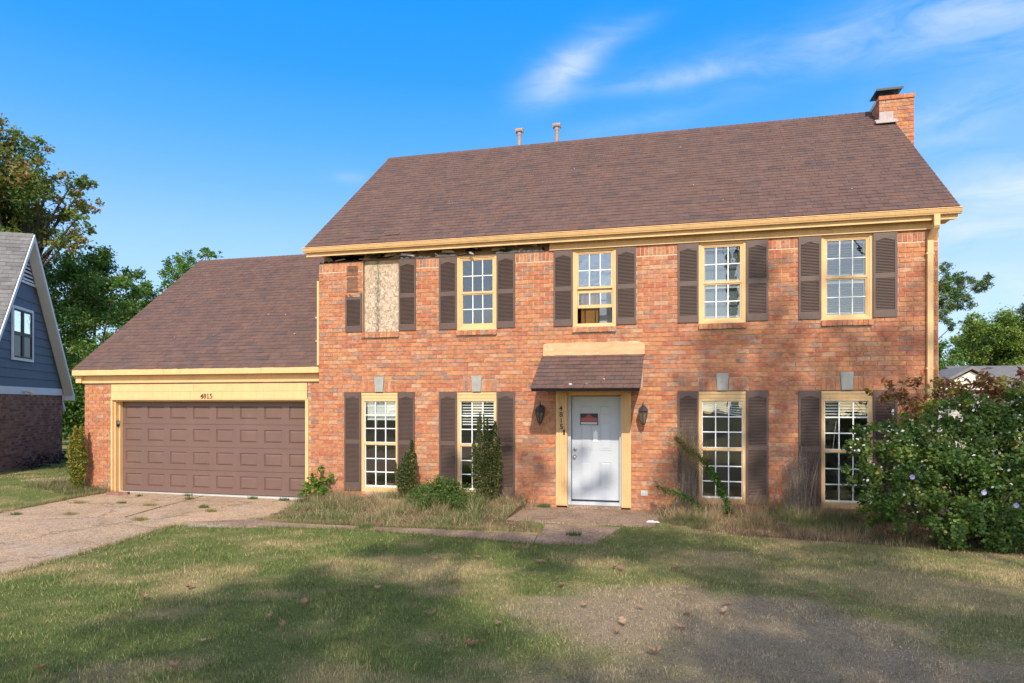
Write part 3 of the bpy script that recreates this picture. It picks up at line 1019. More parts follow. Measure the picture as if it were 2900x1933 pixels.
slat_mesh = {}
indiv = {(4, -1), (4, 1), (3, 1), (3, -1), (7, 1), (8, -1)}
for (cx, z0, z1, i, s) in SHUT:
    broken = (i, s) == (0, -1)
    lower = i >= 5
    x0, x1 = cx - 0.187, cx + 0.187
    tilt = rng.uniform(-0.003, 0.003)
    st = 0.036
    mb = MB()
    zt = z1
    if broken:
        zt = z0 + 0.765
    else:
        z1 = z1 + rng.uniform(-0.006, 0.006)
        zt = z1
    yb, yf = -0.012, -0.037
    mb.box(x0, x0 + st, yf, yb, z0, zt)
    mb.box(x1 - st, x1, yf, yb, z0, zt)
    H = z1 - z0
    rails = []
    rb = 0.135 if not lower else 0.18
    mb.box(x0 + st, x1 - st, yf + 0.002, yb, z0, z0 + rb)
    zm0 = z0 + H * (0.462 if not lower else 0.475)
    zm1 = zm0 + 0.095
    mb.box(x0 + st, x1 - st, yf + 0.002, yb, zm0, zm1 if not broken else zm1 - 0.045)
    zones = [(z0 + rb + 0.004, zm0 - 0.004)]
    if not broken:
        tr_ = 0.095
        mb.box(x0 + st, x1 - st, yf + 0.002, yb, z1 - tr_, z1)
        # arched ornament under the top rail
        n = 8
        pts = [(x0 + st, z1 - tr_)]
        w = x1 - x0 - 2 * st
        arch = []
        for k in range(n + 1):
            f = k / n
            arch.append((x0 + st + w * f, z1 - tr_ - 0.034 + 0.034 * max(0.0, math.sin(math.pi * (f * 1.5 - 0.25)) if 0.1667 < f < 0.8333 else 0.0)))
        for k in range(n):
            a, b = arch[k], arch[k + 1]
            mb.hexa([(a[0], yf + 0.004, a[1]), (b[0], yf + 0.004, b[1]), (b[0], yb, b[1]), (a[0], yb, a[1]),
                     (a[0], yf + 0.004, z1 - tr_), (b[0], yf + 0.004, z1 - tr_), (b[0], yb, z1 - tr_), (a[0], yb, z1 - tr_)])
        zones.append((zm1 + 0.004, z1 - tr_ - 0.006))
    else:
        # snapped-off remains of the upper half
        mb.hexa([(x0, yf, zt), (x0 + st, yf, zt), (x0 + st, yb, zt), (x0, yb, zt), (x0, yf, zt + 0.03), (x0 + st, yf, zt + 0.004), (x0 + st, yb, zt + 0.004), (x0, yb, zt + 0.03)])
        mb.hexa([(x1 - st, yf, zt), (x1, yf, zt), (x1, yb, zt), (x1 - st, yb, zt), (x1 - st, yf, zt + 0.045), (x1, yf, zt + 0.035), (x1, yb, zt + 0.035), (x1 - st, yb, zt + 0.045)])
        mb.hexa([(x0 + 0.09, yf, zm1 - 0.05), (x0 + 0.2, yf, zm1 - 0.05), (x0 + 0.2, yb, zm1 - 0.05), (x0 + 0.09, yb, zm1 - 0.05),
                 (x0 + 0.085, yf, zm1 + 0.04), (x0 + 0.12, yf, zm1 + 0.005), (x0 + 0.12, yb, zm1 + 0.005), (x0 + 0.085, yb, zm1 + 0.04)])
    mb.box(x0 + st - 0.002, x1 - st + 0.002, yb - 0.002, -0.001, z0 + 0.02, zt - 0.02)
    sh = mb.build('shutter', M['brownpaint'], house, label='snapped off brown shutter with only its lower half left' if broken else None)
    pitch = 0.0262
    joined = MB()
    for (za, zb) in zones:
        n = int((zb - za) / pitch)
        for k in range(n):
            z = za + k * (zb - za) / n
            if (i, s) in indiv:
                key = 's'
                if key not in slat_mesh:
                    mm = MB()
                    mm.hexa(slat_profile(-0.148, 0.148, 0, pitch))
                    slat_mesh[key] = mm.mesh('slat', M['brownpaint'])
                link('slat', slat_mesh[key], sh, loc=(cx, 0, z))
            else:
                joined.hexa(slat_profile(cx - 0.148, cx + 0.148, z, pitch))
    # a recess strip behind the top arch and slats is closed by the slats themselves
    if joined.v:
        joined.build('louver', M['brownpaint'], sh, kind='stuff')

# mark left by the missing half of the broken shutter
gm = MB()
for k in range(22):
    if k in (13,):
        continue
    z = 4.335 + k * 0.0262
    w = 0.135 * rng.uniform(0.85, 1.0)
    gm.box(-6.71 - w, -6.71 + w, -0.0165, -0.008, z, z + rng.uniform(0.014, 0.019))
gm.build('shutter_stain', paint('shutter_stain', (0.17, 0.095, 0.065), 0.3, 0.95, 20), house, label='striped dirt mark where the shutter half broke away', kind='stuff')

# --- windows
pane_cache = {}


def pane(parent, xa, xb, y, za, zb, mat='glass', tilt=0.004):
    w, h_ = xb - xa, zb - za
    key = (round(w, 3), round(h_, 3), mat)
    if key not in pane_cache:
        pane_cache[key] = MB().box(-w / 2, w / 2, 0, 0.004, -h_ / 2, h_ / 2).mesh('pane', M[mat])
    link('pane', pane_cache[key], parent, loc=((xa + xb) / 2, y, (za + zb) / 2), rot=(rng.uniform(-tilt, tilt), 0, rng.uniform(-tilt, tilt)))


def ring(mb, x0, x1, z0, z1, w, y0, y1, wt=None, wb=None):
    wt = w if wt is None else wt
    wb = w if wb is None else wb
    mb.box(x0, x0 + w, y0, y1, z0, z1)
    mb.box(x1 - w, x1, y0, y1, z0, z1)
    mb.box(x0 + w, x1 - w, y0, y1, z0, z0 + wb)
    mb.box(x0 + w, x1 - w, y0, y1, z1 - wt, z1)


def lites(win, x0, x1, z0, z1, y, nx, nz, bar, glass='glass', mat='muntin', tilt=0.009):
    """panes divided by muntin bars"""
    w = (x1 - x0) / nx
    h_ = (z1 - z0) / nz
    for a in range(nx):
        for b in range(nz):
            pane(win, x0 + a * w + (bar / 2 if a else 0), x0 + (a + 1) * w - (bar / 2 if a < nx - 1 else 0), y,
                 z0 + b * h_ + (bar / 2 if b else 0), z0 + (b + 1) * h_ - (bar / 2 if b < nz - 1 else 0), glass, tilt)
    for a in range(1, nx):
        MB().box(x0 + a * w - bar / 2, x0 + a * w + bar / 2, y - 0.010, y + 0.012, z0, z1).build('muntin', M[mat], win)
    for b in range(1, nz):
        MB().box(x0, x1, y - 0.009, y + 0.011, z0 + b * h_ - bar / 2, z0 + b * h_ + bar / 2).build('muntin', M[mat], win)


def upper_window(cx, i):
    fr = MB()
    ring(fr, cx - HW, cx + HW, 3.487, 4.98, 0.048, 0.012, 0.10, 0.04, 0.05)
    ring(fr, cx - HW + 0.048, cx + HW - 0.048, 3.537, 4.94, 0.028, 0.030, 0.10, 0.03, 0.02)
    win = fr.build('window', M['cream'], house)
    X0, X1 = cx - HW + 0.076, cx + HW - 0.076
    sash = MB()
    ring(sash, X0, X1, 4.225, 4.91, 0.024, 0.040, 0.075, 0.02, 0.040)
    sash.build('sash', M['cream'], win)
    s2 = MB()
    if i != 2:
        ring(s2, X0, X1, 3.557, 4.222, 0.024, 0.055, 0.09, 0.02, 0.065 if i == 1 else 0.03)
        s2.build('sash', M['cream'], win)
    bar = 0.017
    lites(win, X0 + 0.024, X1 - 0.024, 4.265, 4.89, 0.058, 3, 2, bar, 'film' if i == 2 else 'glass', tilt=0.012 if i in (1, 2) else 0.002)
    if i == 2:
        # lower sash stands half open
        ring(s2, X0, X1, 3.86, 4.222, 0.024, 0.085, 0.115, 0.075, 0.062)
        s2.build('sash', M['cream'], win)
        lites(win, X0 + 0.024, X1 - 0.024, 3.924, 4.146, 0.10, 3, 1, bar)
    else:
        lites(win, X0 + 0.024, X1 - 0.024, 3.557 + (0.065 if i == 1 else 0.03), 4.202, 0.072, 3, 2, bar, tilt=0.012 if i == 1 else 0.002)
    if i in (3, 4):
        # aluminium storm frame inside the sash
        st = MB()
        ring(st, X0 + 0.03, X1 - 0.03, 4.275, 4.875, 0.012, 0.10, 0.115, 0.03, 0.03)
        ring(st, X0 + 0.03, X1 - 0.03, 3.60, 4.19, 0.012, 0.10, 0.115, 0.05, 0.03)
        st.build('storm_frame', M['storm'], win)
    return win


def slat_blind(name, x0, x1, z0, z1, y, pitch, mat='blind', slope=0.0, solid=False, ov_=0.40):
    b = MB().box(x0, x1, y, y + 0.04, z1 - 0.03, z1).build(name, M[mat], house)
    n = int((z1 - 0.03 - z0) / pitch)
    for k in range(n):
        z = z1 - 0.03 - (k + 1) * pitch
        dzl = slope * (x1 - x0) * (k + 1) / n
        ov = pitch * (0.98 if solid else ov_)
        m_ = MB()
        m_.hexa([(x0, y - 0.004, z), (x1, y - 0.004, z - dzl), (x1, y + 0.002, z - dzl), (x0, y + 0.002, z),
                 (x0, y + 0.018, z + ov), (x1, y + 0.018, z - dzl + ov), (x1, y + 0.022, z - dzl + ov), (x0, y + 0.022, z + ov)])
        m_.build('slat', M[mat], b)
    return b


for i, cx in enumerate(UP):
    if i == 0:
        continue
    upper_window(cx, i)
slat_blind('window_blind', UP[4] - 0.33, UP[4] + 0.33, 3.60, 4.90, 0.15, 0.0445, mat='storm', ov_=0.2)
MB().box(UP[3] - 0.36, UP[3] + 0.36, 0.17, 0.18, 3.55, 4.92).build('window_backing', paint('grey_window_backing', (0.13, 0.15, 0.15), 0.15, 0.9, 3), house)  # added grey sheet behind the glass so the tree reflection looks less dark
# the boarded first window
fr = MB()
ring(fr, UP[0] - HW, UP[0] + HW, 3.487, 5.03, 0.018, 0.012, 0.10)
fr.build('board_frame', M['sheath'], house)
MB().box(UP[0] - 0.395, UP[0] + 0.395, 0.060, 0.075, 3.50, 5.02).build('window_board', M['osb'], house, label='strand board sheet nailed over the missing window, with a black mildew streak')


def lower_window(cx, i):
    fr = MB()
    fr.box(cx - HW, cx + HW, 0.004, 0.10, 2.19, 2.24)
    fr.box(cx - HW, cx + HW, 0.012, 0.10, 2.118, 2.186)
    fr.box(cx - HW, cx - HW + 0.058, 0.016, 0.10, 0.175, 2.114)
    fr.box(cx + HW - 0.058, cx + HW, 0.016, 0.10, 0.175, 2.114)
    fr.box(cx - HW + 0.058, cx + HW - 0.058, 0.016, 0.10, 2.065, 2.114)
    fr.box(cx - HW + 0.058, cx + HW - 0.058, -0.005, 0.10, 0.175, 0.275)
    fr.box(cx - HW + 0.058, cx + HW - 0.058, 0.030, 0.09, 1.158, 1.205)
    win = fr.build('window', M['cream'], house)
    X0, X1 = cx - HW + 0.058, cx + HW - 0.058
    lo_ = MB()
    ring(lo_, X0, X1, 0.278, 1.155, 0.014, 0.050, 0.085, 0.010, 0.032)
    lo_.build('sash', M['muntin'], win)
    up_ = MB()
    ring(up_, X0, X1, 1.208, 2.062, 0.012, 0.036, 0.07, 0.008, 0.008)
    up_.build('sash', M['muntin'], win)
    lites(win, X0 + 0.012, X1 - 0.012, 1.216, 2.054, 0.052, 3, 3, 0.019)
    lites(win, X0 + 0.014, X1 - 0.014, 0.310, 1.145, 0.066, 3, 3, 0.019)


for i, cx in enumerate(LO):
    lower_window(cx, i)
slat_blind('window_blind', LO[0] - 0.33, LO[0] + 0.33, 1.66, 2.06, 0.11, 0.030, solid=True)
slat_blind('window_blind', LO[1] - 0.34, LO[1] + 0.34, 1.58, 2.06, 0.11, 0.056)
slat_blind('window_blind', LO[2] - 0.34, LO[2] + 0.34, 1.88, 2.05, 0.11, 0.026, slope=0.16, solid=True)
slat_blind('window_blind', LO[3] - 0.34, LO[3] + 0.34, 1.72, 2.06, 0.11, 0.052, solid=False)
for cx, dx_, zb in ((LO[0], -0.16, 0.52), (LO[3], -0.20, 1.22)):
    MB().tube([(cx + dx_ + 0.05, 0.11, 1.7), (cx + dx_, 0.112, zb)], 0.005, 5).build('blind_cord', M['blind'], house)

# --- rooms seen through the glass
fl = MB()
fl.box(WX0 + 0.21, WX1 - 0.21, 0.21, 7.9, 0.02, 0.08)
fl.box(WX0 + 0.21, WX1 - 0.21, 0.21, 7.9, 2.62, 2.90)
fl.box(WX0 + 0.21, WX1 - 0.21, 0.21, 7.9, 5.17, 5.22)
fl.build('interior_floor', M['interior'], house)
for x in (-5.0, -2.7, -0.6, 1.75):
    MB().box(x - 0.05, x + 0.05, 0.21, 3.4, 0.085, 2.615).build('interior_wall', M['interior'], house)
    MB().box(x - 0.05, x + 0.05, 0.21, 3.4, 2.905, 5.165).build('interior_wall', M['interior'], house)
MB().box(WX0 + 0.21, WX1 - 0.21, 3.405, 3.5, 0.085, 2.615).build('interior_wall', M['interior'], house)
MB().box(WX0 + 0.21, WX1 - 0.21, 3.405, 3.5, 2.905, 5.165).build('interior_wall', M['interior'], house)
MB().box(-2.02, -1.66, 0.9, 0.94, 2.905, 4.6).build('interior_door', M['oakdoor'], house)
MB().box(-1.62, -1.1, 0.7, 0.74, 2.905, 4.6).build('interior_door', M['white'], house)

# --- front door
dy = 0.13
door = MB().box(-2.085, -1.172, dy, dy + 0.045, 0.155, 2.155).build('front_door', M['white'], house)
dxw = -1.172 + 2.085
pxs = [(-2.085 + 0.165, -2.085 + 0.165 + 0.225), (-2.085 + 0.535, -2.085 + 0.535 + 0.225)]
for (a, b) in pxs:
    for (za, zb) in ((1.775, 1.99), (1.12, 1.67), (0.36, 0.90)):
        p = MB()
        # moulded frame and bevelled field
        ring(p, a, b, za, zb, 0.016, dy - 0.009, dy)
        q0, q1, z0, z1 = a + 0.03, b - 0.03, za + 0.03, zb - 0.03
        p.hexa([(a + 0.022, dy - 0.001, za + 0.022), (b - 0.022, dy - 0.001, za + 0.022), (b - 0.022, dy - 0.001, zb - 0.022), (a + 0.022, dy - 0.001, zb - 0.022),
                (q0 + 0.02, dy - 0.008, z0 + 0.02), (q1 - 0.02, dy - 0.008, z0 + 0.02), (q1 - 0.02, dy - 0.008, z1 - 0.02), (q0 + 0.02, dy - 0.008, z1 - 0.02)])
        p.build('door_panel', M['white'], door)
k = MB()
k.lathe([(0.031, 0.0), (0.031, 0.008), (0.014, 0.012), (0.014, 0.03), (0.027, 0.04), (0.031, 0.055), (0.022, 0.068), (0.0, 0.07)], 0, 0, 14)
k.build('door_knob', M['steel'], door, smooth=True, xf=lambda x, y, z: (-2.028 + x, dy - z, 0.985 + y))
k = MB()
k.lathe([(0.033, 0.0), (0.033, 0.012), (0.026, 0.018), (0.012, 0.019), (0.012, 0.024), (0.0, 0.024)], 0, 0, 14)
k.build('deadbolt', M['steel'], door, smooth=True, xf=lambda x, y, z: (-2.028 + x, dy - z, 1.125 + y))
MB().box(-2.083, -1.174, dy - 0.002, dy + 0.03, 0.128, 0.152).build('door_sweep', M['black'], door)
jb = MB()
jb.box(-2.150, -2.095, 0.035, 0.20, 0.06, 2.165)
jb.box(-1.162, -1.118, 0.035, 0.20, 0.06, 2.165)
jb.box(-2.09, -1.165, 0.06, 0.20, 0.06, 0.122)
jb.build('door_jamb', M['white'], house)
hd = MB()
hd.box(-2.150, -1.118, 0.02, 0.20, 2.17, 2.235)
hd.box(DX0 - 0.005, DX1 + 0.005, -0.10, 0.02, 2.238, 2.30)
hd.box(DX0 + 0.18, DX1 - 0.18, -0.005, 0.015, 2.19, 2.236)
hd.build('door_header', M['cream'], house)
MB().box(-2.15, -1.12, -0.06, 0.20, -0.02, 0.058).build('door_step', M['walkagg'], house)
for (a, b) in ((DX0, -2.152), (-1.116, DX1)):
    p = MB().box(a, b, -0.052, 0.06, 0.05, 2.235)
    w = (b - a)
    n = 6
    for i in range(n):
        c0 = a + 0.012 + (w - 0.024) * (i + 0.14) / n
        c1 = a + 0.012 + (w - 0.024) * (i + 0.86) / n
        p.hexa([(c0, -0.066, 0.07), (c1, -0.066, 0.07), (c1 + 0.004, -0.0521, 0.07), (c0 - 0.004, -0.0521, 0.07),
                (c0, -0.066, 2.22), (c1, -0.066, 2.22), (c1 + 0.004, -0.0521, 2.22), (c0 - 0.004, -0.0521, 2.22)])
    p.build('pilaster', M['cream'], house)

# --- house numbers
_dg = None


def digit(ch, cx, cz, h_, y, mat, wide=1.0):
    cu = bpy.data.curves.new('digit', 'FONT')
    cu.body = ch
    cu.size = 1.0
    cu.extrude = 0.02
    cu.offset = 0.006
    cu.align_x = 'CENTER'
    tmp = bpy.data.objects.new('digit_tmp', cu)
    COL.objects.link(tmp)
    bpy.context.view_layer.update()
    me = bpy.data.meshes.new_from_object(tmp.evaluated_get(bpy.context.evaluated_depsgraph_get()))
    bpy.data.objects.remove(tmp)
    co = np.array([v.co[:] for v in me.vertices])
    hh = co[:, 1].max() - co[:, 1].min()
    s = h_ / hh
    mx_ = (co[:, 0].max() + co[:, 0].min()) / 2
    mz = (co[:, 1].max() + co[:, 1].min()) / 2
    for v in me.vertices:
        x, yy, z = v.co
        v.co = (cx + (x - mx_) * s * wide, y - z * 0.25, cz + (yy - mz) * s)
    me.materials.clear()
    me.materials.append(mat)
    me.name = 'house_number'
    return me


gm_ = M['bronze']
for i, ch in enumerate('4815'):
    x = -10.538 + i * 0.081
    me = digit(ch, x, 2.182, 0.108, GY - 0.036, gm_, 1.05)
    o = link('house_number', me, house)
    f = MB()
    if ch in '41':
        f.box(x - 0.024, x + 0.03, GY - 0.042, GY - 0.033, 2.126, 2.134)
    if ch in '15':
        f.box(x - 0.022, x + 0.012, GY - 0.042, GY - 0.033, 2.224, 2.233)
    if f.v:
        f.build('serif', gm_, o)
for i, ch in enumerate('4815'):
    me = digit(ch, -2.272 + 0.004 * i, 1.925 - i * 0.118, 0.098, -0.071, M['black'], 1.0)
    link('house_number', me, house)
db = thing('doorbell', 'small black doorbell below the numbers on the left pilaster', 'doorbell', (-2.205, -0.068, 1.468))
MB().box(-2.222, -2.192, -0.082, -0.067, 1.42, 1.515).build('body', M['black'], db)
MB().box(-2.211, -2.203, -0.086, -0.082, 1.43, 1.505).build('button', M['bronze'], db)

sg = thing('door_sign', 'framed black, red and white sign hung on the white front door', 'sign', (-1.75, dy, 1.71))
b = MB()
ring(b, -1.935, -1.565, 1.588, 1.838, 0.012, dy - 0.028, dy - 0.010)
b.build('frame', M['plastic'], sg)
MB().box(-1.923, -1.577, dy - 0.020, dy - 0.011, 1.60, 1.826).build('backing', M['black'], sg)
MB().box(-1.905, -1.595, dy - 0.024, dy - 0.0205, 1.665, 1.742).build('red_band', paint('red_print', (0.36, 0.06, 0.06), 0.1, 0.3, 6), sg)
MB().prism([(-1.845, 1.743), (-1.66, 1.743), (-1.735, 1.81), (-1.77, 1.81)], 'y', dy - 0.0235, dy - 0.0205).build('red_mark', paint('faded_red_print', (0.20, 0.05, 0.055), 0.1, 0.3, 6), sg)
MB().box(-1.905, -1.595, dy - 0.024, dy - 0.0205, 1.612, 1.655).build('white_band', M['white'], sg)
nt = MB()
nt.hexa([(-1.672, dy - 0.012, 1.278), (-1.580, dy - 0.012, 1.280), (-1.582, dy - 0.002, 1.282), (-1.670, dy - 0.002, 1.28),
         (-1.668, dy - 0.008, 1.47), (-1.592, dy - 0.008, 1.47), (-1.592, dy - 0.002, 1.47), (-1.668, dy - 0.002, 1.47)])
nt.hexa([(-1.645, dy - 0.007, 1.471), (-1.60, dy - 0.007, 1.471), (-1.60, dy - 0.002, 1.471), (-1.645, dy - 0.002, 1.471),
         (-1.64, dy - 0.006, 1.497), (-1.612, dy - 0.006, 1.49), (-1.612, dy - 0.002, 1.49), (-1.64, dy - 0.002, 1.497)])
o = nt.build('paper_notice', M['muntin'], origin=(-1.62, dy, 1.28))
tag(o, 'pale paper notice taped low under the framed door sign', 'notice')

# --- lanterns
def lantern(cx, label):
    L = thing('wall_lantern', label, 'lantern', (cx, -0.02, 1.80), 'lanterns beside the front door')
    ly = -0.20
    n = 6
    MB().lathe([(0.088, 1.865), (0.098, 1.872), (0.102, 1.885), (0.086, 1.925), (0.060, 1.955), (0.030, 1.972), (0.018, 1.978)], cx, ly, n).build('cap', M['bronze'], L)
    MB().lathe([(0.022, 1.978), (0.027, 1.985), (0.014, 1.995), (0.017, 2.010), (0.010, 2.018), (0.014, 2.030), (0.006, 2.045), (0.002, 2.075)], cx, ly, 8).build('finial', M['bronze'], L, smooth=True)
    MB().lathe([(0.094, 1.846), (0.096, 1.865)], cx, ly, n).build('collar', M['bronze'], L)
    for k in range(n):
        a = 2 * math.pi * (k + 0.5) / n
        MB().tube([(cx + 0.091 * math.cos(a), ly + 0.091 * math.sin(a), 1.848), (cx + 0.044 * math.cos(a), ly + 0.044 * math.sin(a), 1.66)], 0.0065, 5).build('rib', M['bronze'], L)
        a2 = 2 * math.pi * (k + 1.5) / n
        r1, r2 = 0.086, 0.040
        p = [(cx + r * math.cos(q), ly + r * math.sin(q), z) for (r, q, z) in ((r2, a, 1.664), (r2, a2, 1.664), (r1, a2, 1.846), (r1, a, 1.846))]
        g = MB()
        g.add(p + [(x * 0.97 + cx * 0.03, y * 0.97 + ly * 0.03, z) for x, y, z in p], [(0, 1, 2, 3), (7, 6, 5, 4), (0, 4, 5, 1), (2, 6, 7, 3), (1, 5, 6, 2), (3, 7, 4, 0)])
        g.build('glass_pane', lantern_glass, L)
    MB().lathe([(0.004, 1.585), (0.012, 1.60), (0.007, 1.615), (0.020, 1.63), (0.046, 1.645), (0.048, 1.662)], cx, ly, 8).build('base', M['bronze'], L)
    MB().lathe([(0.010, 1.66), (0.012, 1.74), (0.004, 1.79)], cx, ly, 8).build('candle', M['blind'], L)
    MB().tube([(cx, -0.02, 1.90), (cx, -0.07, 1.955), (cx, -0.13, 1.985), (cx, ly + 0.02, 1.975)], 0.011, 7).build('arm', M['bronze'], L, smooth=True)
    bp = MB()
    bp.lathe([(0.062, 0), (0.062, 0.012), (0.045, 0.022), (0.0, 0.024)], 0, 0, 12)
    bp.build('back_plate', M['bronze'], L, xf=lambda x, y, z: (cx + x, -0.010 - z, 1.90 + y * 1.5))


m, t = new_mat('seedy_amber_glass')
lantern_glass = finish(m, t, t.ramp(t.noise(t.pos(), 30, 3, 0.6), [(0.3, (0.07, 0.055, 0.042)), (0.7, (0.19, 0.155, 0.125))]), 0.15, spec=0.6)
lantern(-2.655, 'dark bronze hexagonal lantern in the canopy shade beside the numbered pilaster')
lantern(-0.706, 'dark bronze hexagonal lantern in sunlight right of the front door')

ob = thing('outlet_box', 'small grey outlet cover low on the brick right of the door', 'outlet', (-0.695, -0.012, 0.335))
MB().box(-0.755, -0.635, -0.026, -0.010, 0.29, 0.385).build('cover', M['plastic'], ob)
for q in (-0.72, -0.668):
    MB().box(q - 0.018, q + 0.018, -0.034, -0.026, 0.31, 0.37).build('flap', M['storm'], ob)

# --- canopy over the door
def pitch_frame(x0, y0, z0, tanp):
    p = math.atan(tanp)
    return lambda x, s, h_: (x, y0 + s * math.cos(p) - h_ * math.sin(p), z0 + s * math.sin(p) + h_ * math.cos(p))


def tabs(x0, x1, slen, exp, tab, seed, left=None, right=None):
    """shingle tabs of one slope as (xa, xb, s0, s1)"""
    r = random.Random(seed)
    out = []
    n = int(round(slen / exp))
    e = slen / n
    for k in range(n):
        x = x0 - tab * ((k % 2) * 0.5 + r.choice((0, 0.33, 0.66)) * 0.5)
        while x < x1:
            a, b = max(x, x0), min(x + tab, x1)
            if b - a > 0.02:
                out.append((a, b, k * e, (k + 1) * e))
            x += tab
    return out, e


def tab_points(F, a, b, s0, e, up, jl, jr):
    g = 0.0025
    return [F(a + g, s0 - 0.006 + jl, 0.002), F(b - g, s0 - 0.006 + jr, 0.002), F(b - g, s0 + e + 0.01, -0.004), F(a + g, s0 + e + 0.01, -0.004),
            F(a + g, s0 - 0.006 + jl, up), F(b - g, s0 - 0.006 + jr, up), F(b - g, s0 + e + 0.01, 0.003), F(a + g, s0 + e + 0.01, 0.003)]


CX0, CX1, CP, CZ0, CZ1 = -2.625, -0.715, 1.12, 2.285, 2.965
tanc = (CZ1 - CZ0) / CP
Fc = pitch_frame(0, -CP, CZ0, tanc)
can = MB()
can.hexa([Fc(CX0, 0, -0.055), Fc(CX1, 0, -0.055), Fc(CX1, math.hypot(CP, CZ1 - CZ0) - 0.02, -0.055), Fc(CX0, math.hypot(CP, CZ1 - CZ0) - 0.02, -0.055),
          Fc(CX0, 0, 0), Fc(CX1, 0, 0), Fc(CX1, math.hypot(CP, CZ1 - CZ0), 0), Fc(CX0, math.hypot(CP, CZ1 - CZ0), 0)])
canopy = can.build('door_canopy', M['char'], house)
tl, e = tabs(CX0 - 0.02, CX1 + 0.02, math.hypot(CP, CZ1 - CZ0), 0.145, 0.17, 5)
for (a, b, s0, s1) in tl:
    sag = lambda x: 0.0
    mm = MB()
    mm.hexa(tab_points(Fc, a, b, s0, e, 0.016 + rng.uniform(0, 0.004), rng.uniform(-.006, .006), rng.uniform(-.006, .006)))
    mm.build('shingle', M['shingle'], canopy)
un = MB()
un.box(CX0 + 0.06, CX1 - 0.06, -CP + 0.12, -0.11, 2.262, 2.285)
for x in (CX0 + 0.06, CX1 - 0.085):
    un.prism([(-CP + 0.12, 2.286), (-0.005, 2.286), (-0.005, 2.86), ], 'x', x, x + 0.025)
un.build('canopy_soffit', M['sheath'], house)
# mortar patch above it
pt = MB()
n = 22
xs_ = [CX0 + (CX1 + 0.03 - CX0) * k / n for k in range(n + 1)]
top = [3.19 + rng.uniform(-0.008, 0.006) for _ in xs_]
bot = [2.945 + rng.uniform(-0.004, 0.004) for _ in xs_]
top[0] -= 0.03; top[-1] -= 0.05
for k in range(n):
    d = -0.034
    pt.hexa([(xs_[k], d - 0.02, bot[k]), (xs_[k + 1], d - 0.02, bot[k + 1]), (xs_[k + 1], 0.0, bot[k + 1]), (xs_[k], 0.0, bot[k]),
             (xs_[k], d + 0.015, top[k]), (xs_[k + 1], d + 0.015, top[k + 1]), (xs_[k + 1], 0.0, top[k + 1]), (xs_[k], 0.0, top[k])])
pt.build('mortar_patch', M['stucco'], house, label='peach mortar smeared over the wall above the canopy')

# --- main roof
TP = 0.796
RX0, RX1, RY, RZ = -7.715, 4.475, 4.0, 8.65
EY = -0.20
EZ = RZ - TP * (RY - EY)
SL = math.hypot(RY - EY, RZ - EZ)
Fm = pitch_frame(0, EY, EZ, TP)
th_ = 0.12
deck = MB()
deck.prism([(EY, EZ), (RY, RZ), (RY + 4.4, RZ - TP * 4.4), (RY + 4.4, RZ - TP * 4.4 - th_), (RY, RZ - th_ * 1.3), (EY, EZ - 0.05)], 'x', RX0 + 0.01, RX1 - 0.01)
roof = deck.build('roof', M['shingle'], house)
tl, e_main = tabs(RX0, RX1, SL, 0.1455, 0.305, 21)
GRY, GRZ = 4.35, 6.262
GEX0, GEX1, GEY = -14.0, WX0 - 0.012, 0.0
GEZ = GRZ - TP * (GRY - GEY)
GSL = math.hypot(GRY - GEY, GRZ - GEZ)
Fg = pitch_frame(0, GEY, GEZ, TP)
gdeck = MB()
gdeck.prism([(GEY, GEZ), (GRY, GRZ), (GRY + 4.4, GRZ - TP * 4.4), (GRY + 4.4, GRZ - TP * 4.4 - th_), (GRY, GRZ - th_ * 1.3), (GEY, GEZ - 0.04)], 'x', GEX0 + 0.01, GEX1)
groof = gdeck.build('garage_roof', M['shingle'], house)
tg, e_gar = tabs(GEX0, GEX1, GSL, 0.1455, 0.305, 33)
camp = Vector((0, -CAM_D, CAM_H))
allt = [(0, t_) for t_ in tl] + [(1, t_) for t_ in tg]


def sz(item):
    w, (a, b, s0, s1) = item
    F = Fm if w == 0 else Fg
    return (Vector(F((a + b) / 2, s0, 0)) - camp).length if b - a > 0.30 else 1e9


allt.sort(key=sz)
tab_mesh = {}
fields = [MB(), MB()]
pm = math.atan(TP)
for idx, (w, (a, b, s0, s1)) in enumerate(allt):
    F = Fm if w == 0 else Fg
    e = e_main if w == 0 else e_gar
    if idx < 300 and b - a > 0.30:
        v = rng.randrange(3)
        if (v, w) not in tab_mesh:
            up = (0.009, 0.0115, 0.0135)[v]
            loc = lambda x, s, h_: (x, s, h_)
            mm = MB()
            mm.hexa(tab_points(loc, -0.1525, 0.1525, 0, e, up, rng.uniform(-.005, .005), rng.uniform(-.005, .005)))
            tab_mesh[(v, w)] = mm.mesh('shingle', M['shingle'])
        link('shingle', tab_mesh[(v, w)], roof if w == 0 else groof, loc=F((a + b) / 2, s0, 0.001), rot=(pm, 0, 0))
    else:
        lift = 0.0
        if w == 0 and s0 < 0.45 and -7.0 < a < -5.4 and rng.random() < 0.3:
            lift = rng.uniform(0.008, 0.022)
        fields[w].hexa(tab_points(F, a, b, s0, e, rng.uniform(0.009, 0.0135) + lift, rng.uniform(-.005, .005), rng.uniform(-.005, .005)), rng.random() + 1e-4)
fields[0].build('shingle_covering', M['shingle'], roof, kind='stuff')
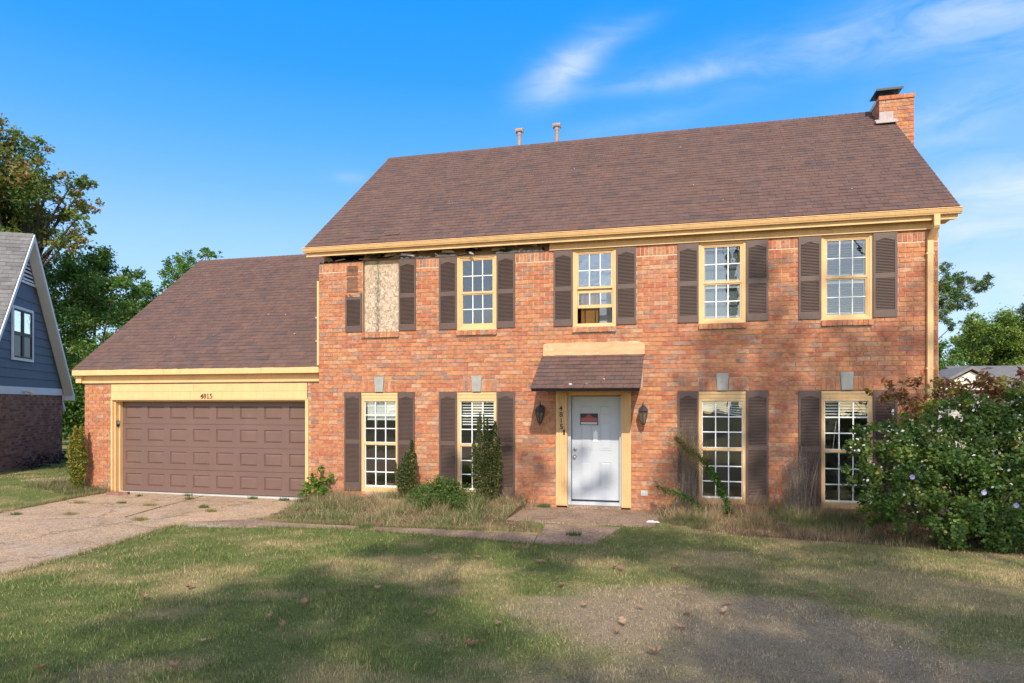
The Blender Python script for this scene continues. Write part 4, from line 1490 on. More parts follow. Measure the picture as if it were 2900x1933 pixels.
# ridge caps
rc = MB()
x = RX0
while x < RX1 - 0.02:
    b = min(x + 0.2, RX1)
    for sgn in (-1, 1):
        rc.hexa([(x, RY + sgn * 0.13, RZ - TP * 0.13 + 0.012), (b, RY + sgn * 0.13, RZ - TP * 0.13 + 0.004), (b, RY, RZ + 0.006), (x, RY, RZ + 0.014),
                 (x, RY + sgn * 0.13, RZ - TP * 0.13 + 0.02), (b, RY + sgn * 0.13, RZ - TP * 0.13 + 0.010), (b, RY, RZ + 0.012), (x, RY, RZ + 0.024)], rng.random() + 1e-4)
    x += 0.14
rc.build('ridge_cap', M['shingle'], roof, kind='stuff')
# rake boards
for x in (RX0 + 0.02, RX1 - 0.05):
    MB().prism([(EY + 0.05, EZ - 0.02), (RY, RZ - 0.07), (RY, RZ - 0.26), (EY + 0.05, EZ - 0.19)], 'x', x, x + 0.03).build('rake_board', M['cream'], roof)
fields[1].build('shingle_covering', M['shingle'], groof, kind='stuff')
rc = MB()
x = GEX0
while x < GEX1 - 0.02:
    b = min(x + 0.2, GEX1)
    for sgn in (-1, 1):
        rc.hexa([(x, GRY + sgn * 0.13, GRZ - TP * 0.13 + 0.012), (b, GRY + sgn * 0.13, GRZ - TP * 0.13 + 0.004), (b, GRY, GRZ + 0.006), (x, GRY, GRZ + 0.014),
                 (x, GRY + sgn * 0.13, GRZ - TP * 0.13 + 0.02), (b, GRY + sgn * 0.13, GRZ - TP * 0.13 + 0.010), (b, GRY, GRZ + 0.012), (x, GRY, GRZ + 0.024)], rng.random() + 1e-4)
    x += 0.14
rc.build('ridge_cap', M['shingle'], groof, kind='stuff')
MB().prism([(GEY + 0.03, GEZ - 0.02), (GRY, GRZ - 0.07), (GRY, GRZ - 0.22), (GEY + 0.03, GEZ - 0.16)], 'x', GEX0 + 0.02, GEX0 + 0.05).build('rake_board', M['cream'], groof)

# --- eaves
prof = [(-0.188, 5.275), (-0.286, 5.275), (-0.290, 5.264), (-0.274, 5.256), (-0.280, 5.246), (-0.262, 5.202), (-0.248, 5.196), (-0.256, 5.188), (-0.250, 5.176), (-0.188, 5.176)]
MB().prism(prof, 'x', RX0 - 0.012, RX1 + 0.012).build('gutter', M['cream'], house)
MB().box(RX0 + 0.03, RX1 - 0.03, -0.186, -0.165, 5.10, 5.30).build('fascia', M['cream'], house)
FR0 = -2.50
ea = MB()
ea.box(FR0, RX1 - 0.03, -0.163, -0.002, 5.128, 5.142)
ea.build('soffit', M['cream'], house)
fr = MB()
for xa, xb in ((FR0, 0.9), (0.904, WX1 + 0.02)):
    fr.box(xa, xb, -0.030 + rng.uniform(-.002, .002), -0.002, 5.005, 5.126)
fr.box(FR0, WX1 + 0.02, -0.050, -0.002, 4.982, 5.004)
fr.build('frieze', M['cream'], house)
# box return at the right end of the eave
br = MB()
br.prism([(WX1 + 0.022, 5.127), (RX1 - 0.08, 5.127), (RX1 - 0.02, 5.17), (WX1 + 0.022, 5.17)], 'y', -0.163, 0.25)
br.build('eave_return', M['cream'], house)
# torn-out frieze at the left: bare sheathing, rafter tails, soot
MB().box(-6.48, FR0 - 0.004, 0.055, 0.075, 4.99, 5.32).build('sheathing', M['sheath'], house)
MB().box(WX0 + 0.02, -6.49, 0.30, 0.32, 4.95, 5.32).build('soot_board', M['char'], house)
MB().box(WX0 + 0.01, -6.49, 0.005, 0.30, 4.986, 4.992).build('soot_board', M['char'], house)
x = WX0 + 0.25
while x < FR0:
    w = 0.038
    MB().box(x, x + w, -0.160, 0.054 if x > -6.48 else 0.29, 5.12 + rng.uniform(-0.02, 0.02), 5.27).build('rafter_tail', M['joist'] if x > -6.45 else M['char'], house)
    x += 0.405
nr = np.random.RandomState(31)
for k in range(34):
    x = nr.uniform(-7.3, FR0 - 0.1)
    z = nr.uniform(5.0, 5.12)
    L, hh, y0 = nr.uniform(0.05, 0.32), nr.uniform(0.015, 0.06), nr.uniform(-0.10, 0.035)
    sk, tw = nr.uniform(-0.05, 0.05), nr.uniform(-0.02, 0.02)
    mb = MB()
    mb.hexa([(x, y0, z), (x + L, y0 + tw, z + sk), (x + L, y0 + tw + 0.012, z + sk), (x, y0 + 0.012, z),
             (x + 0.02, y0, z + hh), (x + L * nr.uniform(.5, 1), y0 + tw, z + sk + hh * nr.uniform(.4, 1.2)), (x + L * 0.8, y0 + tw + 0.012, z + sk + hh), (x + 0.02, y0 + 0.012, z + hh)])
    mb.build('torn_board', M['char'] if nr.rand() < 0.25 else (M['joist'] if nr.rand() < 0.7 else M['wool']), house)
nr = np.random.RandomState(3)
for (xa, xb) in ((-7.4, -6.6), (-5.62, -5.0), (-4.85, -4.42), (-3.55, -2.65)):
    mb = MB()
    for k in range(26):
        x = nr.uniform(xa, xb)
        h_ = nr.uniform(0.012, 0.05)
        mb.hexa([(x - 0.04, -0.016, 4.986), (x + 0.04, -0.016, 4.986), (x + 0.05, 0.05, 4.986), (x - 0.05, 0.05, 4.986),
                 (x - 0.02 + nr.uniform(-.02, .02), nr.uniform(-.012, 0.01), 4.99 + h_), (x + 0.02, nr.uniform(-.012, 0.01), 4.99 + h_ * nr.uniform(.5, 1)), (x + 0.03, 0.05, 4.99 + h_), (x - 0.03, 0.05, 4.99 + h_)])
    mb.build('insulation', M['wool'] if xa > -6.6 else M['char'], house, kind='stuff')
# garage eave and lintel
for a, b in ((GEX0 + 0.012, -11.42), (-11.416, -8.9), (-8.896, WX0 - 0.012)):
    MB().box(a, b, -0.004 + rng.uniform(-.002, .002), 0.018, 2.672 + rng.uniform(-.003, .003), 2.80).build('fascia', M['cream'], house)
MB().box(GEX0 + 0.02, WX0 - 0.012, 0.019, GY, 2.668, 2.682).build('soffit', M['cream'], house)
fr = MB()
fr.box(GX0 - 0.01, WX0 - 0.012, GY - 0.03, GY - 0.002, 2.545, 2.667)
fr.box(GX0 - 0.015, WX0 - 0.012, GY - 0.06, GY - 0.002, 2.493, 2.544)
fr.build('frieze', M['cream'], house)
MB().box(GX0 - 0.17, GX0 - 0.012, GY - 0.10, GY + 0.02, 2.50, 2.667).build('eave_return', M['cream'], house)
for (a, b, y) in ((2.290, 2.458, -0.028), (2.120, 2.286, -0.032)):
    for xa, xb in ((-13.035, -10.2 + y * 20), (-10.196 + y * 20, -7.885)):
        MB().box(xa, xb, GY + y + rng.uniform(-.002, .002), GY + 0.05, a, b).build('lintel_board', M['cream'], house)
MB().box(-13.04, -7.85, GY - 0.045, GY + 0.05, 2.096, 2.117).build('lintel_trim', M['cream'], house)
MB().box(-13.04, -12.995, GY - 0.035, GY + 0.15, -0.1, 2.094).build('door_casing', M['cream'], house)
MB().box(-12.993, -12.958, GY + 0.02, GY + 0.21, -0.1, 2.094).build('door_casing', M['cream'], house)
MB().box(-12.957, -12.925, GY + 0.12, GY + 0.20, -0.1, 2.06).build('door_stop', M['cream'], house)
MB().box(-7.925, -7.85, GY - 0.035, GY + 0.20, -0.1, 2.094).build('door_casing', M['cream'], house)
MB().box(-12.95, -7.93, GY + 0.02, GY + 0.21, 2.062, 2.094).build('door_casing', M['cream'], house)

# --- garage door
gy = GY + 0.20
gd = MB()
zz = [-0.055, 0.475, 1.003, 1.531, 2.06]
gd.box(-12.93, -7.93, gy + 0.024, gy + 0.05, -0.055, 2.06)
garage_door = gd.build('garage_door', M['garage_brown'], house)
pw = 5.0 / 8
pmesh = None
for a, b in zip(zz[:-1], zz[1:]):
    for k in range(8):
        if pmesh is None:
            mm = MB()
            w, h_ = pw, (b - a)
            ix, iz = 0.085, 0.115
            def rect(d, y):
                return [(d[0], y, d[1]), (w - d[0], y, d[1]), (w - d[0], y, h_ - d[1]), (d[0], y, h_ - d[1])]
            rings = [rect((0, 0.003), 0.0235), rect((0, 0.003), 0.003), rect((0.0, 0.007), 0.0)] + [rect((ix + q, iz + q), y) for q, y in ((0, 0.0), (0.012, 0.021), (0.020, 0.021), (0.050, 0.001))]
            for A, B in zip(rings[:-1], rings[1:]):
                mm.add(A + B, [(0, 1, 5, 4), (1, 2, 6, 5), (2, 3, 7, 6), (3, 0, 4, 7)])
            mm.add(rings[-1], [(0, 1, 2, 3)])
            pmesh = mm.mesh('door_panel', M['garage_brown'])
        link('door_panel', pmesh, garage_door, loc=(-12.93 + k * pw, gy, a))
MB().box(-12.93, -7.93, gy - 0.004, gy + 0.03, -0.075, -0.052).build('door_seal', M['black'], garage_door)
kp = thing('garage_keypad', 'small black keypad on the cream jamb left of garage door', 'keypad', (-12.95, GY + 0.08, 1.54))
MB().box(-12.957, -12.93, GY + 0.045, GY + 0.115, 1.47, 1.61).build('body', M['black'], kp)
MB().box(-12.932, -12.924, GY + 0.055, GY + 0.105, 1.53, 1.60).build('cover', M['storm'], kp)

# --- downspout, corner boards
def pipe(path, w, d, name, mat):
    mb = MB()
    for (x, y, z, x2, y2, z2) in [(*a, *b) for a, b in zip(path[:-1], path[1:])]:
        dirv = Vector((x2 - x, y2 - y, z2 - z)).normalized()
        s = Vector((1, 0, 0))
        f = dirv.cross(s).normalized()
        P = []
        for (px, py, pz) in ((x, y, z), (x2, y2, z2)):
            c = Vector((px, py, pz))
            P += [c - s * w / 2 - f * d / 2, c + s * w / 2 - f * d / 2, c + s * w / 2 + f * d / 2, c - s * w / 2 + f * d / 2]
        mb.hexa(P)
    return mb.build(name, mat, house)


pipe([(4.115, -0.235, 5.18), (4.115, -0.235, 4.985), (4.072, -0.058, 4.80), (4.068, -0.058, 0.12), (4.068, -0.16, 0.03)], 0.088, 0.066, 'downspout', M['cream'])
for z in (4.55, 2.6):
    MB().box(4.01, 4.126, -0.094, -0.022, z, z + 0.03).build('downspout_strap', M['cream'], house)
MB().box(WX1 + 0.012, WX1 + 0.05, 0.12, 0.19, 1.95, 4.97).build('corner_board', M['cream'], house)
MB().box(WX0 - 0.055, WX0 - 0.011, 0.004, 0.07, 2.83, 4.62).build('corner_board', M['cream'], house)
for z, w in ((3.83, 0.05), (3.33, 0.045)):
    MB().box(WX0 - 0.055 - w, WX0 - 0.056, 0.02, 0.06, z, z + 0.035).build('flashing_tab', M['flash'], house)

# --- chimney and vents
chim = bpy.data.objects.new('chimney', None)
COL.objects.link(chim)
chim.parent = house
chim.location = Vector((4.5, 3.75, 7.0)) - house.location
kx0, kx1, ky0, ky1, kzt = 4.165, 4.83, 3.32, 4.20, 8.70
MB().box(kx0, kx1, ky0, ky1, 0.0, kzt - 0.03).build('core', M['mortar'], chim)
kb = MB()
zc = 6.6
row = 0
while zc < kzt - 0.09:
    off = 0.11 if row % 2 else 0.0
    x = kx0 - off
    while x < kx1:
        a, b = max(x, kx0), min(x + 0.222, kx1)
        if b - a > 0.03:
            MB().box(a + 0.005 if a > kx0 else a - 0.009, b - 0.005 if b < kx1 else b + 0.009, ky0 - 0.010 + rng.uniform(-.002, .002), ky0 + 0.01, zc + 0.005, zc + CH - 0.005).build('brick', M['brick'], chim)
        x += 0.222
    y = ky0 - off + 0.012
    while y < ky1:
        a, b = max(y, ky0 + 0.012), min(y + 0.222, ky1)
        if b - a > 0.03:
            kb.box(kx0 - 0.009, kx0 + 0.01, a + 0.005, b - 0.005, zc + 0.005, zc + CH - 0.005, rng.random() + 1e-4)
            kb.box(kx1 - 0.01, kx1 + 0.009, a + 0.005, b - 0.005, zc + 0.005, zc + CH - 0.005, rng.random() + 1e-4)
        y += 0.222
    zc += CH
    row += 1
kb.build('brick_facing', M['brick'], chim, kind='stuff')
n = 3
for k in range(n):
    a = kx0 - 0.025 + (kx1 - kx0 + 0.05) * k / n
    b = kx0 - 0.025 + (kx1 - kx0 + 0.05) * (k + 1) / n
    MB().box(a + 0.003, b - 0.003, ky0 - 0.035, ky0 + 0.18, kzt - 0.085, kzt).build('brick', M['brick'], chim)
cr = MB()
cr.box(kx0 - 0.025, kx0 + 0.2, ky0 + 0.185, ky1 + 0.03, kzt - 0.085, kzt)
cr.box(kx1 - 0.2, kx1 + 0.025, ky0 + 0.185, ky1 + 0.03, kzt - 0.085, kzt)
cr.box(kx0 + 0.03, kx1 - 0.2, ky0 + 0.05, ky1 - 0.03, kzt - 0.02, kzt + 0.035)
cr.build('crown', M['conc'], chim)
cp = MB()
cp.hexa([(kx0 - 0.06, ky0 - 0.02, kzt + 0.145), (kx0 + 0.46, ky0 - 0.02, kzt + 0.150), (kx0 + 0.46, ky0 + 0.56, kzt + 0.148), (kx0 - 0.06, ky0 + 0.56, kzt + 0.143),
         (kx0 - 0.06, ky0 - 0.02, kzt + 0.165), (kx0 + 0.46, ky0 - 0.02, kzt + 0.170), (kx0 + 0.46, ky0 + 0.56, kzt + 0.168), (kx0 - 0.06, ky0 + 0.56, kzt + 0.163)])
cp.box(kx0 - 0.068, kx0 + 0.468, ky0 - 0.030, ky0 - 0.021, kzt + 0.125, kzt + 0.172)
for (x, y) in ((kx0 + 0.05, ky0 + 0.08), (kx0 + 0.36, ky0 + 0.08), (kx0 + 0.05, ky0 + 0.46), (kx0 + 0.36, ky0 + 0.46)):
    cp.box(x, x + 0.02, y, y + 0.02, kzt + 0.036, kzt + 0.144)
cp.build('chimney_cap', M['black'], chim)
me_ = MB()
for k in range(9):
    me_.box(kx0 + 0.07 + k * 0.034, kx0 + 0.074 + k * 0.034, ky0 + 0.09, ky0 + 0.094, kzt + 0.036, kzt + 0.144)
me_.build('spark_mesh', M['black'], chim, kind='stuff')
fl = MB()
fl.box(kx0 - 0.012, kx0 + 0.265, ky0 - 0.026, ky0 - 0.012, 8.10, 8.36)
fl.hexa([(kx0 - 0.1, ky0 - 0.14, 8.075), (kx0 + 0.33, ky0 - 0.14, 8.075), (kx0 + 0.33, ky0 - 0.011, 8.175), (kx0 - 0.1, ky0 - 0.011, 8.175),
         (kx0 - 0.1, ky0 - 0.14, 8.10), (kx0 + 0.33, ky0 - 0.14, 8.10), (kx0 + 0.33, ky0 - 0.011, 8.20), (kx0 - 0.1, ky0 - 0.011, 8.20)])
fl.build('flashing', M['flash'], chim)
for (vx, zt) in ((-4.16, 9.255), (-3.16, 9.290)):
    v = MB().tube([(vx, 4.35, 8.2), (vx, 4.35, zt - 0.12)], 0.052, 12).build('vent_pipe', M['rust'], house, smooth=False)
    MB().lathe([(0.058, zt - 0.20), (0.060, zt - 0.18), (0.058, zt - 0.16)], vx, 4.35, 12).build('collar', M['rust'], v)
    cpm = MB()
    cpm.tube([(vx - 0.095, 4.35, zt - 0.06), (vx + 0.095, 4.35, zt - 0.06)], 0.058, 10)
    cpm.box(vx - 0.10, vx - 0.085, 4.29, 4.41, zt - 0.13, zt - 0.02)
    cpm.box(vx + 0.085, vx + 0.10, 4.29, 4.41, zt - 0.13, zt - 0.02)
    cpm.build('vent_cap', M['rust'], v)

# pale chips of debris lying on the roofs
chip = MB()
chip.hexa([(-.03, -.02, 0), (.03, -.016, 0), (.026, .02, 0), (-.02, .018, 0), (-.02, -.012, .012), (.018, -.01, .016), (.018, .012, .01), (-.014, .012, .014)])
chip_me = chip.mesh('roof_chip', M['white'])
spots = [(Fm, -2.4, 3.3), (Fm, -0.05, 4.1), (Fm, -3.0, 2.6), (Fm, 0.2, 1.75), (Fm, 0.35, 0.95), (Fm, 0.75, 0.9), (Fm, 1.9, 0.32), (Fm, 0.95, 0.3), (Fm, -5.0, 1.9), (Fm, 3.0, 1.0), (Fm, 2.2, 2.9),
         (Fg, -12.0, 1.3), (Fg, -10.9, 1.35), (Fg, -9.4, 2.2), (Fg, -9.9, 2.25), (Fg, -8.7, 1.3), (Fg, -8.2, 1.5), (Fg, -9.2, 4.1), (Fg, -8.9, 3.2), (Fg, -10.7, 3.0), (Fc, -1.93, 0.12), (Fc, -1.64, 0.13), (Fc, -1.35, 0.3)]
for i, (F, x, s) in enumerate(spots):
    o = link('roof_chip', chip_me, loc=F(x, s, 0.014), rot=(pm, 0, rng.uniform(0, 6)))
    k = rng.uniform(0.5, 1.0) * (1.3 if F is Fc else 1.0)
    o.scale = (k, k, k)
    tag(o, 'tiny white chip of debris lying on the brown shingles', 'debris', 'white chips scattered on the roofs')
pl = MB()
pl.hexa([(-.11, -.05, 0), (.12, -.03, 0), (.10, .05, 0), (-.09, .05, 0), (-.08, -.03, .03), (.06, -.02, .05), (.07, .03, .03), (-.06, .03, .04)])
pl.hexa([(.08, -.04, 0), (.22, -.06, 0), (.20, .0, 0), (.1, .02, 0), (.1, -.03, .03), (.17, -.04, .035), (.16, -.01, .03), (.11, 0, .03)])
o = pl.build('litter_wrapper', M['plastic'], origin=(0, 0, 0))
o.location = (-0.52, -1.25, 0.012)
o.scale = (0.7, 0.7, 0.7)
tag(o, 'crumpled white wrapper lying on the porch slab', 'litter')
eb = MB().box(-0.24, 0.24, -0.05, 0.05, 0, 0.07).build('edging_brick', M['brick_dark'])
eb.location = (-12.55, -0.12, -0.085)
eb.rotation_euler = (0, 0, 0.25)
tag(eb, 'dark edging brick lying at the corner of the driveway', 'brick')

# ------------------------------------------------------------------ the neighbour's house
nP = Vector((-20.22, 5.35, 0.0))
na = Vector((-0.50, 0.866, 0)).normalized()     # along the gable wall, away from the street
nn = Vector((0.866, 0.50, 0)).normalized()      # out of the gable wall
NB = thing('neighbor_house', 'neighbouring house with slate blue gable, white trim and dark brick base', 'house', (nP.x, nP.y, 0.0))


def nx(s, o, z):
    """s along the wall (negative towards the street), o outwards"""
    p = nP + na * s + nn * o
    return (p.x, p.y, z)


NH = 3.15                        # half width of the gable
NZ0, NZ1 = 2.27, 2.49
PK = 6.95
slp = (PK - 2.50) / NH
MB().box(-2 * NH, 0, -0.25, -0.004, -0.3, NZ0).build('wall', M['mortar_grey'], NB, xf=nx)
for (sa_, sb_) in ((-2 * NH, -2 * NH + 0.2), (-0.2, 0.0)):
    MB().box(sa_, sb_, -10.8, -0.255, -0.3, 2.45).build('wall', M['brick_dark'], NB, xf=nx)
MB().prism([(-2 * NH + 0.05, NZ0), (-0.05, NZ0), (-0.05, NZ1), (-NH, PK - 0.35), (-2 * NH + 0.05, NZ1)], 'y', -0.25, -0.005).build('gable', M['bluesiding'], NB, xf=nx)
bs = courses(-2 * NH, 0, -0.1, NZ0, [], zref=0.0)
bs.sort(key=lambda b: -b[0])
vis = [b for b in bs if b[0] > -4.6 and b[3] > 0.0]
rs = MB()
kk = set(id(b) for b in vis[:240] if b[1] - b[0] > 0.2)
nb_mesh = MB().box(-0.106, 0.106, -0.002, 0.010, -0.037, 0.037).mesh('brick', M['brick_dark'])
arot = math.atan2(na.y, na.x)
for b in bs:
    if id(b) in kk and b[3] - b[2] > 0.07:
        link('brick', nb_mesh, NB, loc=nx((b[0] + b[1]) / 2, 0.0, (b[2] + b[3]) / 2), rot=(0, 0, arot + math.pi))
    else:
        rs.box(b[0], b[1], -0.003, 0.009, b[2], b[3], rng.random() + 1e-4)
rs.build('brick_facing', M['brick_dark'], NB, kind='stuff', xf=nx)
MB().box(-2 * NH - 0.02, 0.02, -0.01, 0.035, NZ0 + 0.002, NZ1).build('trim_band', M['trimwhite'], NB, xf=nx)
# lap siding boards
z = NZ1 + 0.003
bh = 0.255
while z < PK - 0.75:
    zt = min(z + bh, PK - 0.70)
    d0 = (z - 2.50) / slp
    d1 = (zt - 2.50) / slp
    w0, w1 = NH - max(0, d0), NH - max(0, d1)
    hx = MB()
    hx.hexa([(-NH - w0, 0.004, z), (-NH + w0, 0.004, z), (-NH + w0, 0.030, z), (-NH - w0, 0.030, z),
             (-NH - w1, 0.002, zt - 0.003), (-NH + w1, 0.002, zt - 0.003), (-NH + w1, 0.010, zt - 0.003), (-NH - w1, 0.010, zt - 0.003)])
    if not (zt > 5.5):
        hx.build('siding_board', M['bluesiding'], NB, xf=nx)
    z += bh
# gable vent
vz0, vz1 = 5.60, 6.42
w0 = NH - (vz0 - 2.5) / slp - 0.02
MB().box(-NH - w0, -NH + w0, 0.012, 0.05, vz0 - 0.07, vz0).build('vent_sill', M['trimwhite'], NB, xf=nx)
MB().prism([(-NH - w0, vz0 + 0.002), (-NH + w0, vz0 + 0.002), (-NH, PK - 0.30)], 'y', 0.001, 0.010).build('vent_backing', M['darkwin'], NB, xf=nx)
for k in range(8):
    z = vz0 + 0.03 + k * 0.115
    w = max(0.05, NH - (z - 2.5) / slp - 0.16)
    MB().hexa([(-NH - w, 0.012, z + 0.06), (-NH + w, 0.012, z + 0.06), (-NH + w, 0.048, z), (-NH - w, 0.048, z),
               (-NH - w, 0.012, z + 0.075), (-NH + w, 0.012, z + 0.075), (-NH + w, 0.048, z + 0.015), (-NH - w, 0.048, z + 0.015)]).build('vent_slat', M['trimwhite'], NB, xf=nx)
MB().box(-NH - 0.015, -NH + 0.015, 0.049, 0.056, vz0, PK - 0.45).build('vent_mullion', M['trimwhite'], NB, xf=nx)
# window
wx0, wx1, wz0, wz1 = -3.93, -2.50, 3.24, 4.78
f = MB()
ring(f, wx0, wx1, wz0, wz1, 0.075, 0.031, 0.075)
nw = f.build('window', M['trimwhite'], NB, xf=nx)
for (a, b) in ((wx0 + 0.08, (wx0 + wx1) / 2 - 0.03), ((wx0 + wx1) / 2 + 0.03, wx1 - 0.08)):
    for (c, d, g) in ((wz0 + 0.08, (wz0 + wz1) / 2, 'darkpane'), ((wz0 + wz1) / 2 + 0.002, wz1 - 0.08, 'film')):
        s_ = MB()
        ring(s_, a, b, c, d, 0.05, 0.032, 0.062)
        s_.build('sash', M['darkwin'], nw, xf=nx)
        MB().box(a + 0.05, b - 0.05, 0.036, 0.042, c + 0.05, d - 0.05).build('pane', M[g], nw, xf=nx)
MB().box((wx0 + wx1) / 2 - 0.028, (wx0 + wx1) / 2 + 0.028, 0.031, 0.068, wz0 + 0.08, wz1 - 0.08).build('mullion', M['darkwin'], nw, xf=nx)
MB().box(wx0 + 0.1, wx1 - 0.1, -0.06, 0.030, (wz0 + wz1) / 2 + 0.05, wz1 - 0.1).build('curtain', M['blind'], nw, xf=nx)
# roof: two slopes, ridge running away from the gable wall
OV = 0.30
OE = 0.07
def rslope(sgn):
    e_s, e_z = NH + OE, 2.50 - OE * slp
    mb = MB()
    c = -NH
    P_ = [(c + sgn * e_s, e_z), (c, PK), (c, PK - 0.15), (c + sgn * e_s, e_z - 0.14)]
    mb.prism(P_, 'y', -11.0, OV)
    return mb
nroof = rslope(-1).build('roof', M['shingle_grey'], NB, xf=nx)
rslope(1).build('roof', M['shingle_grey'], NB, xf=nx)
# shingle tabs on the street slope
sa = math.atan(slp)
LS = math.hypot(NH + OE, (NH + OE) * slp)
q = MB()
tl2, e2 = tabs(-11.0, OV, LS, 0.15, 0.33, 9)
singles = 0
def NF(o_, s_, h_):
    ds = s_ * math.cos(sa) - h_ * math.sin(sa)
    return nx(-NH - (NH + OE) + ds, o_, 2.50 - OE * slp + 0.012 + s_ * math.sin(sa) + h_ * math.cos(sa))
tl2.sort(key=lambda t_: -t_[0])
for (a, b, s0, s1) in tl2:
    pts = tab_points(NF, a, b, s0, e2, rng.uniform(0.013, 0.018), rng.uniform(-.005, .005), rng.uniform(-.005, .005))
    if a > -2.6 and s0 > 2.6 and singles < 200 and b - a > 0.2:
        mm = MB()
        mm.hexa(pts)
        mm.build('shingle', M['shingle_grey'], nroof)
        singles += 1
    else:
        q.hexa(pts, rng.random() + 1e-4)
q.build('shingle_covering', M['shingle_grey'], nroof, kind='stuff')
for sgn in (-1, 1):
    c = -NH
    e_s, e_z = NH + OE, 2.50 - OE * slp
    MB().prism([(c + sgn * e_s, e_z - 0.01), (c, PK - 0.01), (c, PK - 0.19), (c + sgn * e_s, e_z - 0.17)], 'y', OV + 0.002, OV + 0.035).build('rake_board', M['trimwhite'], NB, xf=nx)
    MB().prism([(c + sgn * e_s, e_z - 0.16), (c, PK - 0.165), (c, PK - 0.19), (c + sgn * e_s, e_z - 0.19)], 'y', 0.06, OV).build('soffit', M['soffit'], NB, xf=nx)
MB().prism([(0.03, 2.10), (0.16, 2.10), (0.16, 2.30), (0.03, 2.42)], 'y', -0.25, OV + 0.03).build('eave_box', M['trimwhite'], NB, xf=nx)
MB().prism([(0.03, 2.10), (0.30, 1.72), (0.36, 1.78), (0.09, 2.16)], 'y', -0.1, 0.0).build('downspout_elbow', M['trimwhite'], NB, xf=nx)
lf = MB()
lf.lathe([(0.05, 0), (0.06, 0.03), (0.02, 0.05)], 0, 0, 10)
nl = lf.build('flood_light', M['trimwhite'], NB, xf=lambda x, y, z: nx(-3.15 + x, 0.036 + z, 2.38 + y))
MB().tube([nx(-3.15, 0.09, 2.38), nx(-3.1, 0.17, 2.36), nx(-3.0, 0.22, 2.30)], [0.03, 0.045, 0.075], 10).build('lamp_head', M['soffit'], nl)
# gate between the houses
fn = thing('wooden_gate', 'weathered grey plank gate with black hinge between the two houses', 'gate', (-17.5, 6.2, 0.0))
nr = np.random.RandomState(5)
x = -20.05
while x < -13.9:
    y = 6.6 + (x + 17) * -0.02 + nr.uniform(-.006, .006)
    MB().box(x, x + 0.138, y, y + 0.02, -0.1 + nr.uniform(0, .03), 1.62 + nr.uniform(-.02, .03)).build('plank', M['fencewood'], fn)
    x += 0.146
for z in (0.3, 1.3):
    MB().box(-20.05, -13.9, 6.66, 6.70, z, z + 0.09).build('rail', M['fencewood'], fn)
MB().box(-19.2, -18.75, 6.58, 6.632, 1.30, 1.37).build('hinge', M['black'], fn)
MB().box(-19.22, -19.12, 6.57, 6.63, 1.22, 1.46).build('hinge', M['black'], fn)

# far house beyond the bush
M['fh_wall'] = paint('pale_siding', (0.42, 0.40, 0.37), 0.12, 0.9, 3)
fh = thing('far_house', 'low pale brick house with grey roof beyond the flowering bush', 'house', (14.5, 24.0, 0))
MB().box(11.0, 24.0, 22.0, 28.0, -0.3, 2.75).build('wall', M['fh_wall'], fh)
MB().prism([(10.9, 2.60), (13.9, 2.60), (12.4, 3.42)], 'y', 21.1, 21.9).build('gable', M['soffit'], fh)
k = 0
z = 0.1
pal = paint('pale_stone_block', (0.46, 0.43, 0.40), 0.25, 0.9, 3)
while z < 2.6:
    x = 11.0 - (0.2 if k % 2 else 0)
    while x < 14.2:
        MB().box(max(11.0, x) + 0.01, min(14.2, x + 0.4) - 0.01, 21.95, 21.998, z + 0.01, z + 0.19).build('stone_block', pal, fh)
        x += 0.4
    z += 0.2
    k += 1
MB().prism([(10.6, 2.48), (12.4, 3.52), (14.2, 2.48), (14.2, 2.60), (12.4, 3.66), (10.6, 2.60)], 'y', 20.9, 24.5).build('roof', M['shingle_grey'], fh)
MB().prism([(21.3, 2.55), (25.0, 3.72), (28.7, 2.55), (28.7, 2.66), (25.0, 3.84), (21.3, 2.66)], 'x', 12.7, 25.0).build('roof', M['shingle_grey'], fh)

